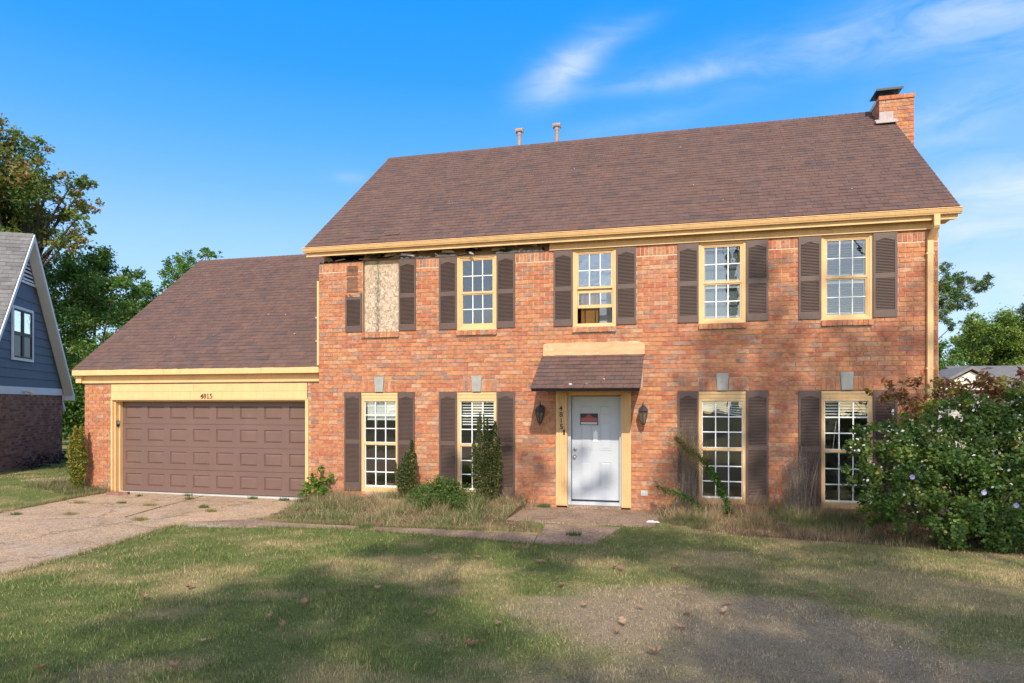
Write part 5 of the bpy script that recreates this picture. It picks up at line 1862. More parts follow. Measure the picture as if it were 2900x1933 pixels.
# ------------------------------------------------------------------ trees
def tree(name, label, cat, group, blobs, base, mat, leaf, dens, seed, trunk_r=0.22, sub=14, subr=0.36, flat=0.75, limbs=12, aspect=0.55, up=0.35, trunk_top=None, spread=0.9, bark='bark'):
    nr = np.random.RandomState(seed)
    root = thing(name, label, cat, base, group)
    P, T = blob_points(blobs, dens, nr, sub, subr, flat, spread)
    q_ = leaf_quads(P, leaf, nr, aspect, up)
    link('crown', np_mesh('crown', q_, 4, M[mat], T), root)
    tb = MB()
    c = np.array([b[:3] for b in blobs])
    tt = Vector(trunk_top) if trunk_top else Vector((base[0] * 0.5 + c[:, 0].mean() * 0.5, base[1] * 0.5 + c[:, 1].mean() * 0.5, c[:, 2].mean()))
    b0 = Vector(base)
    b0.z -= 0.15
    pts = [b0 + (tt - b0) * f + Vector((nr.uniform(-1, 1), nr.uniform(-1, 1), 0)) * 0.12 * (1 if 0 < f < 1 else 0) for f in (0, 0.1, 0.35, 0.65, 1.0)]
    tb.tube(pts, [trunk_r * 1.35, trunk_r, trunk_r * 0.86, trunk_r * 0.7, trunk_r * 0.4], 9)
    idx = list(range(len(blobs)))
    nr.shuffle(idx)
    for i in idx[:limbs]:
        e_ = Vector(blobs[i][:3])
        f = nr.uniform(0.35, 0.95)
        s_ = b0 + (tt - b0) * f
        if s_.z > e_.z:
            s_ = b0 + (tt - b0) * max(0.15, min(f, (e_.z - 0.6 - b0.z) / max(0.5, (tt.z - b0.z))))
        mid = s_.lerp(e_, 0.5) + Vector((nr.uniform(-1, 1), nr.uniform(-1, 1), nr.uniform(0, 1))) * 0.25
        r_ = trunk_r * 0.34
        tb.tube([s_, mid, e_], [r_, r_ * 0.6, r_ * 0.16], 6)
        for _ in range(4):
            d = Vector(nr.normal(size=3)).normalized() * blobs[i][3] * nr.uniform(0.6, 1.0)
            o_ = mid.lerp(e_, nr.uniform(0.3, 1.0))
            tb.tube([o_, o_ + d * 0.5 + Vector((0, 0, 0.05)), o_ + d], [r_ * 0.26, r_ * 0.15, r_ * 0.05], 4)
    tb.build('trunk', M[bark], root)
    return root


T1 = [(-27.7, 9.7, 13.4, 0.52), (-25.0, 8.1, 12.0, 0.77), (-25.5, 9.2, 12.3, 0.54), (-24.4, 7.1, 10.6, 1.15), (-26.9, 10.1, 11.3, 1.03), (-27.5, 9.3, 10.3, 1.28), (-25.2, 9.4, 11.3, 0.59), (-23.3, 8.6, 10.7, 0.65), (-23.7, 9.6, 11.0, 0.5), (-24.4, 9.3, 10.1, 0.75), (-24.7, 10.7, 10.5, 0.52), (-22.4, 8.0, 9.1, 0.47), (-27.4, 10.1, 10.0, 1.22), (-26.2, 10.1, 9.5, 0.89), (-23.2, 8.2, 8.2, 0.71), (-22.3, 8.1, 8.5, 0.53), (-25.1, 7.4, 8.1, 1.0), (-26.9, 7.8, 10.7, 1.55), (-28.6, 8.8, 9.4, 1.81), (-25.4, 6.9, 11.8, 1.07), (-26.6, 6.5, 10.6, 1.63), (-26.7, 6.2, 8.6, 1.62), (-25.4, 8.6, 9.2, 0.8), (-24.0, 8.9, 8.9, 0.6)]
tree('oak_tree', 'tall browning oak tree rising behind the blue gable', 'tree', 'trees beyond the houses', T1, (-27.0, 9.5, 0), 'oak', 0.155, 420, 1, 0.34, sub=13, subr=0.33, limbs=22)
T2 = [(-26.9, 13.7, 8.6, 1.0), (-27.7, 13.2, 8.4, 1.05), (-25.9, 14.0, 8.2, 0.7), (-27.9, 12.0, 8.0, 1.05), (-24.3, 11.6, 7.0, 0.9), (-26.8, 12.6, 7.0, 1.31), (-25.8, 14.4, 7.4, 0.55), (-27.0, 11.5, 6.6, 1.17), (-26.5, 10.5, 5.1, 1.32), (-26.0, 11.6, 5.2, 1.17), (-26.0, 13.2, 6.2, 0.92), (-24.6, 11.0, 8.5, 0.55), (-29.0, 13.8, 3.8, 1.3), (-25.5, 11.0, 2.5, 1.0), (-24.8, 11.2, 4.0, 1.1), (-23.6, 11.5, 5.4, 0.9), (-24.5, 11.0, 1.4, 1.0), (-23.2, 10.5, 2.6, 0.8), (-22.6, 10.2, 1.2, 0.8), (-26.2, 11.4, 1.3, 1.1), (-27.6, 12.4, 1.8, 1.2), (-25.2, 10.6, 2.6, 1.0), (-21.8, 9.6, 2.2, 0.8), (-26.4, 11.4, 3.0, 1.0)]
tree('broadleaf_tree', 'full dark green tree between the blue house and the garage roof', 'tree', 'trees beyond the houses', T2, (-26.3, 12.4, 0), 'green', 0.15, 460, 2, 0.26, sub=15, subr=0.36, limbs=12)
T3 = [(-27.5, 17.3, 8.0, 0.62), (-28.5, 17.8, 7.5, 0.86), (-29.1, 17.5, 6.9, 0.95), (-27.1, 17.6, 7.8, 0.42), (-30.3, 17.9, 6.0, 0.96), (-28.0, 17.6, 6.2, 1.0), (-27.0, 17.4, 6.8, 0.7)]
tree('broadleaf_tree', 'lower green tree filling in behind the garage roof slope', 'tree', 'trees beyond the houses', T3, (-28.6, 17.6, 0), 'bright', 0.15, 420, 3, 0.2, sub=14)
T4 = [(-30.5, 22.4, 10.5, 0.8), (-28.4, 21.0, 10.5, 0.57), (-28.8, 23.1, 11.2, 0.54), (-25.9, 20.4, 10.4, 0.35), (-27.0, 21.0, 10.8, 0.35), (-30.8, 22.3, 9.6, 0.75), (-27.9, 20.8, 9.6, 0.82), (-26.2, 20.2, 9.6, 0.69), (-29.4, 21.8, 9.4, 0.8)]
tree('broadleaf_tree', 'small light green treetop showing above the garage ridge', 'tree', 'trees beyond the houses', T4, (-28.3, 21.6, 0), 'bright', 0.17, 330, 4, 0.2, sub=12)
P1 = [(12.6, 24.9, 8.6, 0.45), (13.8, 27.5, 8.3, 0.75), (13.9, 26.0, 8.2, 0.53), (13.9, 24.4, 7.7, 0.53), (14.3, 24.3, 7.9, 0.33), (13.1, 24.4, 7.0, 0.69), (12.4, 24.0, 6.3, 0.62), (12.5, 24.9, 7.3, 0.75), (13.1, 25.1, 5.9, 0.35), (12.0, 27.3, 8.8, 1.12), (11.6, 25.1, 6.9, 1.10), (11.4, 25.6, 8.0, 1.12)]
tree('pine_tree', 'pine tree with open needle branches beside the right house wall', 'tree', 'trees beyond the houses', P1, (10.6, 25.6, 0), 'pine', 0.20, 900, 5, 0.2, sub=17, subr=0.30, aspect=0.22, up=0.1, trunk_top=(10.8, 25.6, 9.5))
P2 = [(18.6, 37.5, 7.1, 0.96), (20.2, 38.2, 6.7, 1.49), (21.5, 38.9, 6.8, 1.30), (20.7, 40.9, 5.9, 1.69), (22.0, 39.5, 5.7, 1.69), (19.3, 40.6, 6.1, 1.03), (20.8, 39.8, 4.7, 1.43), (24.0, 42.4, 6.8, 2.00), (21.8, 38.7, 4.4, 1.43), (18.9, 38.5, 5.6, 1.17), (23.0, 40.0, 4.2, 1.56)]
tree('broad_pine', 'broad rounded light green tree in sun above the far roof', 'tree', 'trees beyond the houses', P2, (20.6, 39.5, 0), 'yellowgreen', 0.17, 420, 6, 0.24, sub=16, subr=0.34)
P3 = [(14.5, 30.1, 4.7, 0.84), (16.0, 33.4, 4.0, 0.90), (14.2, 30.0, 3.9, 0.89), (13.6, 31.2, 4.7, 0.91), (16.1, 33.7, 3.2, 1.08), (14.6, 30.6, 2.8, 1.08), (13.2, 30.4, 3.3, 0.96), (18.0, 35.0, 2.6, 1.32)]
tree('bushy_tree', 'low bushy tree touching the right corner of the brick house', 'tree', 'trees beyond the houses', P3, (14.6, 31.0, 0), 'green', 0.16, 400, 7, 0.14, sub=15)
P4 = [(21.6, 37.9, 8.2, 0.52), (22.1, 37.0, 8.3, 0.78), (22.9, 37.7, 8.0, 1.09), (23.6, 38.5, 8.8, 1.43), (24.5, 38.5, 7.6, 1.56), (23.2, 37.5, 6.4, 1.17), (24.6, 38.0, 5.6, 1.56)]
tree('pine_tree', 'pine tree cut off by the right edge of the picture', 'tree', 'trees beyond the houses', P4, (24.6, 38.4, 0), 'pine', 0.19, 460, 8, 0.22, sub=15, aspect=0.25)

# wooded skyline far behind the plots
nr = np.random.RandomState(88)
tb_ = []
for k in range(150):
    an = nr.uniform(-1.25, 1.25)
    d = nr.uniform(88, 125)
    h_ = nr.uniform(2.0, 4.2)
    tb_.append((d * math.sin(an), d * math.cos(an) - 12, h_ * 0.75, h_))
P, T = blob_points(tb_, 2.2, nr, 9, 0.5, 0.9)
keep = P[:, 2] > -0.3
link('treeline', np_mesh('treeline', leaf_quads(P[keep], 1.0, nr, 0.7, 0.3), 4, M['green'], T[keep]), kind='stuff')

# street trees on the near side of the yard; their crowns shade the lawn and the right of the front
nr = np.random.RandomState(42)
SHADE = [(-4.3, -3.6), (-3.6, -5.0), (-4.5, -6.8), (-5.3, -8.4), (-6.2, -9.6), (7.0, -9.6), (7.6, -2.0), (4.2, -1.2), (1.5, -1.4), (-0.2, -2.0), (-1.6, -3.0)]
LIT = [(-1.85, -6.2, 0.62), (-2.4, -4.9, 0.42), (-0.74, -5.75, 0.55), (-0.3, -5.3, 0.45), (3.9, -3.5, 0.55), (-0.95, -6.9, 0.42), (0.5, -1.7, 0.4)]
crown = []
for gx in np.arange(-7, 8.4, 0.80):
    for gy_ in np.arange(-10, -0.6, 0.80):
        x = gx + nr.uniform(-.22, .22)
        y = gy_ + nr.uniform(-.22, .22)
        if not in_poly([x], [y], SHADE)[0]:
            continue
        if any(math.hypot((x - a), (y - b) * 0.9) < r_ + 0.46 for a, b, r_ in LIT):
            continue
        H = nr.uniform(14.0, 18.5)
        k = H / SUN_DIR.z
        crown.append((x + SUN_DIR.x * k, y + SUN_DIR.y * k, H, nr.uniform(0.56, 0.72)))
# part of the crown that shades the lower right of the front wall
wallspots = [(-0.1, 0.75, 0.4), (-0.4, 0.35, 0.4), (-2.0, 0.45, 0.28), (-1.5, 0.5, 0.26), (-1.95, 1.05, 0.2), (-2.9, 0.5, 0.4), (-3.6, 0.8, 0.42), (-4.4, 0.6, 0.35), (-3.0, 1.0, 0.25)]
for gx in np.arange(0.95, 6.4, 0.56):
    for gz in np.arange(0.15, 3.2, 0.56):
        wallspots.append((gx + nr.uniform(-.12, .12), gz + nr.uniform(-.12, .12), 0.41))
for gx in np.arange(0.2, 0.95, 0.5):
    for gz in (0.2, 0.75, 2.5, 2.95):
        wallspots.append((gx, gz + nr.uniform(-.1, .1), 0.40))
for gx in np.arange(1.6, 5.0, 1.3):
    for gz in (3.65, 4.35):
        wallspots.append((gx + nr.uniform(-.25, .25), gz + nr.uniform(-.2, .2), 0.34))
for (x, z, r_) in wallspots:
    H = z + nr.uniform(14.0, 17.5)
    k = (H - z) / SUN_DIR.z
    crown.append((x + SUN_DIR.x * k, SUN_DIR.y * k, H, r_))
cl_a = [c for c in crown if c[0] > 5.0]
cl_b = [c for c in crown if c[0] <= 5.0]
tree('street_tree', 'big leafy street tree behind the viewer shading the right of the lawn', 'tree', 'street trees', cl_a, (10.4, -23.3, -0.1), 'green', 0.22, 80, 11, 0.28, sub=13, subr=0.5, limbs=9, trunk_top=(9.5, -25.5, 15.0))
tree('street_tree', 'big leafy street tree behind the viewer shading the left of the lawn', 'tree', 'street trees', cl_b, (3.6, -36.5, -0.3), 'green', 0.22, 80, 12, 0.28, sub=13, subr=0.5, limbs=9, trunk_top=(3.2, -31.5, 15.0))

# ------------------------------------------------------------------ shrubs by the house
def column_shrub(label, x, y, z0, stems, mat, seed, n=5200, leaf=0.030, slim=0.72):
    nr = np.random.RandomState(seed)
    root = thing('column_shrub', label, 'shrub', (x, y, z0), 'columnar hollies against the house')
    tb = MB()
    PP, TT = [], []
    tot = sum(h_ * r_ for (_, _, h_, r_) in stems)
    for (dx, dy_, h_, r_) in stems:
        dx *= slim
        b = Vector((x + dx * 0.35, y + dy_ * 0.35, z0))
        tpt = Vector((x + dx * 1.15, y + dy_ * 1.1, z0 + h_))
        mid = Vector((x + dx, y + dy_, z0 + h_ * 0.45))
        tb.tube([b, mid, tpt], [0.011, 0.008, 0.003], 5)
        m_ = int(n * h_ * r_ / tot)
        f = nr.uniform(0.02, 1, m_)
        f = np.where(nr.rand(m_) < 0.25, nr.uniform(0.6, 1, m_), f)
        ang = nr.uniform(0, 2 * np.pi, m_)
        prof_ = 0.82 * r_ * np.minimum(1.0, np.minimum(0.55 + 1.4 * f, 0.18 + 2.8 * (1 - f)))
        rad = prof_ * np.sqrt(nr.uniform(0.15, 1, m_)) * (1 + 0.25 * np.sin(f * 40 + seed))
        cx = np.where(f < 0.45, b.x + (mid.x - b.x) * f / 0.45, mid.x + (tpt.x - mid.x) * (f - 0.45) / 0.55)
        cy = np.where(f < 0.45, b.y + (mid.y - b.y) * f / 0.45, mid.y + (tpt.y - mid.y) * (f - 0.45) / 0.55)
        PP.append(np.stack([cx + rad * np.cos(ang), cy + rad * np.sin(ang), z0 + f * h_], 1))
        TT.append(np.clip(nr.uniform(0, 1, m_) * 0.7 + 0.3 * nr.rand(), 0, 1))
    P = np.concatenate(PP)
    link('foliage', np_mesh('foliage', leaf_quads(P, leaf, nr, 0.62, 0.5), 4, M[mat], np.concatenate(TT)), root)
    tb.build('stem', M['stem'], root)
    return root


column_shrub('yellowing columnar holly at the left corner of the garage', -13.72, -0.12, 0.0,
             [(-0.20, 0, 1.20, 0.10), (-0.11, 0.05, 1.42, 0.11), (0.0, -0.04, 1.50, 0.12), (0.12, 0.03, 1.52, 0.11), (0.17, -0.02, 1.30, 0.10), (0.05, 0.08, 1.3, 0.12), (-0.05, -0.1, 1.25, 0.12), (0.2, 0.05, 1.0, 0.09)], 'hollyyellow', 51, 12000, 0.040)
column_shrub('small dark columnar holly between the two left ground floor windows', -5.28, -0.45, 0.08,
             [(-0.21, 0, 0.72, 0.10), (-0.12, 0.03, 0.86, 0.11), (0.0, -0.05, 1.0, 0.12), (0.10, 0.02, 1.22, 0.10), (0.16, 0, 1.0, 0.10), (0.04, 0.06, 0.85, 0.11), (-0.3, -0.02, 0.78, 0.05)], 'holly', 52, 7500, 0.034)
column_shrub('largest dark columnar holly in front of the second ground floor window', -3.66, -0.45, 0.06,
             [(-0.30, 0, 1.25, 0.10), (-0.22, 0.05, 1.66, 0.06), (-0.13, -0.04, 1.78, 0.07), (-0.04, 0.05, 1.45, 0.11), (0.05, -0.05, 1.68, 0.06), (0.12, 0.02, 1.45, 0.12), (0.22, 0.0, 1.62, 0.12), (0.30, 0.04, 1.30, 0.10), (0.0, 0.1, 1.2, 0.14), (0.16, -0.08, 1.15, 0.13), (-0.18, -0.1, 1.1, 0.13), (-0.06, 0.0, 1.76, 0.04), (0.33, -0.02, 0.95, 0.10)], 'holly', 53, 16000, 0.034)


def leafy(name, label, cat, blobs, mat, leaf, dens, seed, base, aspect=0.7, sub=14, subr=0.4, flat=0.9, up=0.5, group=None, stems=None, stem_mat='stem'):
    nr = np.random.RandomState(seed)
    root = thing(name, label, cat, base, group)
    P, T = blob_points(blobs, dens, nr, sub, subr, flat)
    keep = P[:, 2] > base[2] - 0.02
    link('foliage', np_mesh('foliage', leaf_quads(P[keep], leaf, nr, aspect, up), 4, M[mat], T[keep]), root)
    tb = MB()
    b0 = Vector(base)
    for (x, y, z, r_) in blobs:
        e_ = Vector((x, y, z))
        s_ = b0 + Vector((nr.uniform(-.15, .15), nr.uniform(-.1, .1), -0.03))
        tb.tube([s_, s_.lerp(e_, 0.5) + Vector((0, 0, 0.1)), e_], [0.014, 0.010, 0.004], 5)
    tb.build('stem', M[stem_mat], root)
    return root


leafy('vine_weed', 'bright green leafy weed at the wall right of the garage door', 'weed',
      [(-7.55, -0.2, 0.25, 0.20), (-7.45, -0.18, 0.45, 0.17), (-7.38, -0.15, 0.62, 0.10), (-7.25, -0.2, 0.28, 0.17), (-7.15, -0.15, 0.42, 0.13), (-7.7, -0.22, 0.12, 0.14), (-7.35, -0.25, 0.12, 0.2)], 'vine', 0.070, 1000, 61, (-7.4, -0.15, -0.02), 0.85)
leafy('mounded_shrub', 'rounded bright green shrub swallowed by tall grass under second window', 'shrub',
      [(-4.72, -0.80, 0.30, 0.25), (-4.5, -0.80, 0.40, 0.26), (-4.25, -0.80, 0.36, 0.26), (-4.0, -0.78, 0.26, 0.22), (-4.6, -1.0, 0.22, 0.26), (-4.3, -1.05, 0.20, 0.26), (-4.9, -0.9, 0.18, 0.2), (-3.75, -0.95, 0.16, 0.22), (-4.0, -1.1, 0.14, 0.22)], 'mound', 0.046, 2600, 62, (-4.45, -0.72, 0.06), 0.4, sub=46, subr=0.42)
leafy('purple_plant', 'dark purple foundation plants along the neighbouring brick wall', 'plant',
      [(*nx(s_, 0.35, 0.22)[:2], 0.22 + 0.08 * math.sin(s_ * 5), 0.3) for s_ in (-0.9, -1.4, -1.9, -2.4, -2.9, -3.4, -3.9)], 'purple_leaf', 0.09, 300, 63, nx(-2.4, 0.3, 0.02), 0.6)

bushb = [(2.50, -1.95, 1.35, 0.22), (2.71, -1.87, 1.53, 0.26), (3.16, -1.51, 1.60, 0.3), (3.61, -1.41, 1.76, 0.3), (4.04, -1.35, 1.83, 0.33), (4.58, -1.14, 1.76, 0.36), (5.07, -0.86, 1.84, 0.34), (2.63, -1.84, 0.96, 0.29), (2.94, -1.89, 1.04, 0.39), (3.38, -1.95, 1.18, 0.44), (3.89, -1.76, 1.17, 0.51), (4.34, -1.89, 1.19, 0.5), (4.69, -1.96, 1.09, 0.43), (2.72, -2.1, 0.63, 0.28), (3.01, -2.3, 0.58, 0.33), (3.53, -2.17, 0.46, 0.4), (4.01, -2.2, 0.43, 0.42), (4.48, -2.2, 0.39, 0.42), (4.49, -0.85, 2.02, 0.24), (5.01, -0.94, 2.1, 0.23), (3.57, -2.45, 0.26, 0.26), (4.16, -2.4, 0.2, 0.26), (3.09, -1.76, 1.29, 0.32), (5.38, -1.12, 1.54, 0.46), (5.3, -1.54, 0.81, 0.5), (4.86, -2.3, 0.32, 0.41), (5.53, -0.8, 2.1, 0.33), (2.75, -1.7, 0.4, 0.25), (5.3, -2.2, 0.4, 0.4), (3.8, -1.2, 0.9, 0.6), (4.8, -1.0, 0.9, 0.6), (5.9, -0.8, 1.0, 0.6), (6.0, -1.2, 1.7, 0.5), (6.4, -0.8, 1.3, 0.6), (5.8, -1.8, 0.6, 0.55), (4.3, -1.1, 1.55, 0.42), (4.9, -1.2, 1.5, 0.45), (5.4, -1.5, 1.3, 0.45), (3.6, -1.6, 1.5, 0.34), (4.15, -1.9, 0.8, 0.42), (4.8, -1.9, 0.75, 0.42), (5.2, -2.0, 0.6, 0.4), (3.3, -2.1, 0.8, 0.36), (5.1, -0.8, 1.75, 0.36), (5.7, -0.7, 1.9, 0.4), (4.5, -0.7, 1.7, 0.36)]
bush = leafy('flowering_bush', 'large dark green bush with white buds and lilac flowers', 'bush', bushb, 'hibiscus', 0.058, 2500, 64, (4.1, -1.5, 0.0), 0.78, sub=26, subr=0.29, up=0.3)
tb = MB()
nr = np.random.RandomState(9)
for k in range(9):
    x = 3.5 + k * 0.22
    tb.tube([(4.1 + nr.uniform(-.3, .3), -1.7, -0.05), (x + nr.uniform(-.1, .1), -2.1, 0.25), (x + nr.uniform(-.3, .3), -2.2, 0.8)], [0.022, 0.017, 0.008], 6)
tb.build('branch', M['stem'], bush)
P, T = blob_points([(x, y - 0.12, z + 0.06, r_ * 1.05) for (x, y, z, r_) in bushb if z > 0.55], 110, nr, 9, 0.22, 0.9)
link('bud', np_mesh('bud', leaf_quads(P, 0.044, nr, 0.8, 0.3), 4, M['bud'], T), bush, kind='stuff')
for (x, y, z) in [(3.13, -2.32, 0.99), (4.33, -2.48, 0.66), (4.02, -2.30, 0.80), (4.95, -1.45, 1.62), (4.75, -2.35, 0.82)]:
    mm = MB()
    for k in range(5):
        a = 2 * math.pi * k / 5 + 0.3
        a0, a1 = a - 0.62, a + 0.62
        mm.add([(x, y, z), (x + 0.030 * math.cos(a0), y - 0.012, z + 0.035 * math.sin(a0)), (x + 0.036 * math.cos(a), y - 0.006, z + 0.036 * math.sin(a)), (x + 0.035 * math.cos(a1), y - 0.014, z + 0.035 * math.sin(a1))], [(0, 1, 2, 3)], 0.2 + 0.15 * k)
    mm.build('flower', M['lilac'], bush)
pk = leafy('pokeweed', 'reddish brown pokeweed sprawling behind the top of the flowering bush', 'plant',
           [(3.35, -0.70, 2.20, 0.16), (3.47, -0.86, 2.10, 0.19), (3.79, -0.72, 2.0, 0.21), (4.06, -0.68, 2.18, 0.24), (4.31, -0.66, 2.2, 0.25), (4.8, -0.46, 2.2, 0.29), (5.26, -0.2, 2.28, 0.26), (5.43, -0.2, 2.15, 0.22), (4.47, -0.6, 1.97, 0.28), (3.2, -0.7, 2.10, 0.12), (3.0, -0.75, 2.22, 0.09), (3.25, -0.8, 2.32, 0.10), (3.6, -0.8, 2.34, 0.14), (4.0, -0.8, 2.36, 0.16), (4.6, -0.75, 2.38, 0.18), (5.1, -0.7, 2.4, 0.18), (3.65, -0.9, 1.85, 0.2), (5.0, -0.5, 2.0, 0.3)], 'poke', 0.10, 520, 65, (4.5, -0.6, 0.0), 0.5, sub=14, subr=0.5, stem_mat='redstem')


def weed_clump(name, label, x, y, z0, n, h_, spread, mat, seed, droop=0.2, seg=4, w=0.006, group=None, cat='weed', tint=None, twigs=0):
    """upright arching stalks as thin bent strips"""
    nr = np.random.RandomState(seed)
    bx = x + nr.normal(size=n) * spread * 0.45
    by = y + nr.normal(size=n) * spread * 0.35
    L = h_ * nr.uniform(0.45, 1.0, n)
    ang = nr.uniform(0, 2 * np.pi, n)
    lean = nr.uniform(0.02, 1, n) ** 1.5 * spread
    d = droop * nr.uniform(0.2, 1.3, n)
    qs, rn = [], []
    wd = nr.uniform(0, 2 * np.pi, n)
    prev = None
    for k in range(seg + 1):
        f = k / seg
        px = bx + np.cos(ang) * (lean * f + d * L * f ** 2.5)
        py = by + np.sin(ang) * (lean * f + d * L * f ** 2.5) * 0.8
        pz = z0 + L * (f - d * 0.6 * f ** 3)
        ww = w * (1 - 0.75 * f) / 2
        cur = (np.stack([px - np.cos(wd) * ww, py - np.sin(wd) * ww, pz], 1), np.stack([px + np.cos(wd) * ww, py + np.sin(wd) * ww, pz], 1))
        if prev is not None:
            qs.append(np.stack([prev[0], prev[1], cur[1], cur[0]], 1))
            rn.append(np.clip(nr.uniform(0, 1, n), 0, 1))
        prev = cur
    q_ = np.concatenate(qs)
    r_ = np.concatenate(rn)
    return q_, r_


def weed_thing(name, label, x, y, z0, parts, cat='weed', group=None):
    root = thing(name, label, cat, (x, y, z0), group)
    for (pn, q_, r_, mat) in parts:
        link(pn, np_mesh(pn, q_, 4, M[mat], r_), root)
    return root


def seedheads(x, y, z, sx, sz_, n, seed, leaf=0.016):
    nr = np.random.RandomState(seed)
    P = np.stack([x + nr.normal(size=n) * sx * 0.4, y + nr.normal(size=n) * sx * 0.35, z + nr.uniform(-1, 1, n) * sz_ * 0.5], 1)
    return leaf_quads(P, leaf, nr, 0.5, 0.2), nr.uniform(0, 1, n)


q1, r1 = weed_clump('', '', 0.08, -0.22, 0.05, 230, 1.75, 0.20, 'greyweed', 71, 0.05, w=0.007)
q2, r2 = seedheads(0.10, -0.22, 0.72, 0.24, 1.15, 2600, 72, 0.020)
weed_thing('dead_weed', 'tall grey dead weed in front of shutter right of the door', 0.08, -0.22, 0.05, [('stalk', q1, r1, 'greyweed'), ('seed_head', q2, r2, 'greyweed')], group='dead weeds by the right windows')
q1, r1 = weed_clump('', '', 1.95, -0.30, 0.05, 260, 1.35, 0.26, 'greyweed', 73, 0.10, w=0.007)
q2, r2 = seedheads(1.93, -0.30, 0.62, 0.25, 0.95, 2000, 74, 0.019)
weed_thing('dead_weed', 'grey dead weed fanning out before the far right shutter', 1.95, -0.3, 0.05, [('stalk', q1, r1, 'greyweed'), ('seed_head', q2, r2, 'greyweed')], group='dead weeds by the right windows')

# leaning goldenrod stalks: curved stem, narrow leaves all along, browning plume at the tip
def goldenrod(label, path, seed, nleaf, plume):
    nr = np.random.RandomState(seed)
    root = thing('goldenrod', label, 'weed', path[0], 'goldenrod stalks leaning by the window')
    pts = [Vector(p) for p in path]
    MB().tube(pts, [0.012] + [0.009] * (len(pts) - 2) + [0.004], 6).build('stem', M['golden'], root)
    P, D, T = [], [], []
    for k in range(nleaf):
        f = nr.uniform(0.05, 1.0) * (len(pts) - 1)
        i = min(int(f), len(pts) - 2)
        p = pts[i].lerp(pts[i + 1], f - i)
        g = f / (len(pts) - 1)
        P.append(np.array(p) + nr.normal(size=3) * 0.010)
        d = nr.normal(size=3)
        ax = np.array((pts[i + 1] - pts[i]).normalized())
        d = d - ax * d.dot(ax) * 0.6 + ax * 0.25
        D.append(d / np.linalg.norm(d) * nr.uniform(0.05, 0.12) * (1.15 - 0.5 * g))
        T.append(min(1.0, max(0.0, g * 0.75 + nr.uniform(-0.15, 0.25))))
    P, D = np.array(P), np.array(D)
    side = np.cross(D, nr.normal(size=D.shape))
    side = side / np.linalg.norm(side, axis=1)[:, None] * 0.011
    q_ = np.stack([P, P + D * 0.5 + side, P + D + np.array([0, 0, -0.02]), P + D * 0.5 - side], 1)
    link('leaf', np_mesh('leaf', q_, 4, M['golden'], np.array(T)), root, kind='stuff')
    if plume:
        n = plume
        f = nr.uniform(0.58, 1.0, n) * (len(pts) - 1)
        i = np.minimum(f.astype(int), len(pts) - 2)
        A = np.array([p[:] for p in pts])
        c = A[i] + (A[i + 1] - A[i]) * (f - i)[:, None] + nr.normal(size=(n, 3)) * 0.10
        link('plume', np_mesh('plume', leaf_quads(c, 0.022, nr, 0.4, 0.2), 4, M['plume'], nr.uniform(0, 1, n)), root)


goldenrod('long bright green goldenrod leaning left across the window with brown plume', [(0.80, -0.75, 0.02), (0.72, -0.72, 0.35), (0.55, -0.66, 0.75), (0.32, -0.6, 1.05), (0.08, -0.56, 1.22), (-0.12, -0.54, 1.42)], 81, 800, 4200)
goldenrod('short brown goldenrod stalk bent low toward the front door', [(0.45, -0.62, 0.05), (0.22, -0.60, 0.28), (-0.02, -0.58, 0.42), (-0.25, -0.56, 0.47), (-0.45, -0.55, 0.55)], 82, 330, 900)

# ------------------------------------------------------------------ grass
def blades(x, y, z, L, w, nr, lean=0.8, seg=1):
    """each blade one bent strip; returns triangles (N,3,3)"""
    n = len(x)
    a = nr.uniform(0, 2 * np.pi, n)
    l_ = nr.uniform(0.1, 1.0, n) * lean
    dirx, diry = np.cos(a), np.sin(a)
    b = nr.uniform(0, 2 * np.pi, n)
    bx, by = np.cos(b) * w / 2, np.sin(b) * w / 2
    tipx = x + dirx * L * l_
    tipy = y + diry * L * l_
    tipz = z + L * np.sqrt(np.clip(1 - l_ ** 2 * 0.75, 0.12, 1))
    z0 = z - 0.006
    return np.stack([np.stack([x - bx, y - by, z0], 1), np.stack([x + bx, y + by, z0], 1), np.stack([tipx, tipy, tipz], 1)], 1)


def visible(x, y, m_=1.2):
    """inside the yard seen from the viewer, with a margin"""
    dx, dy_ = x, y + CAM_D
    th = R(14.207)
    d = -math.sin(th) * dx + math.cos(th) * dy_
    u = math.cos(th) * dx + math.sin(th) * dy_
    return (d > 3.4) & (np.abs(u) < d * 0.77 + m_)


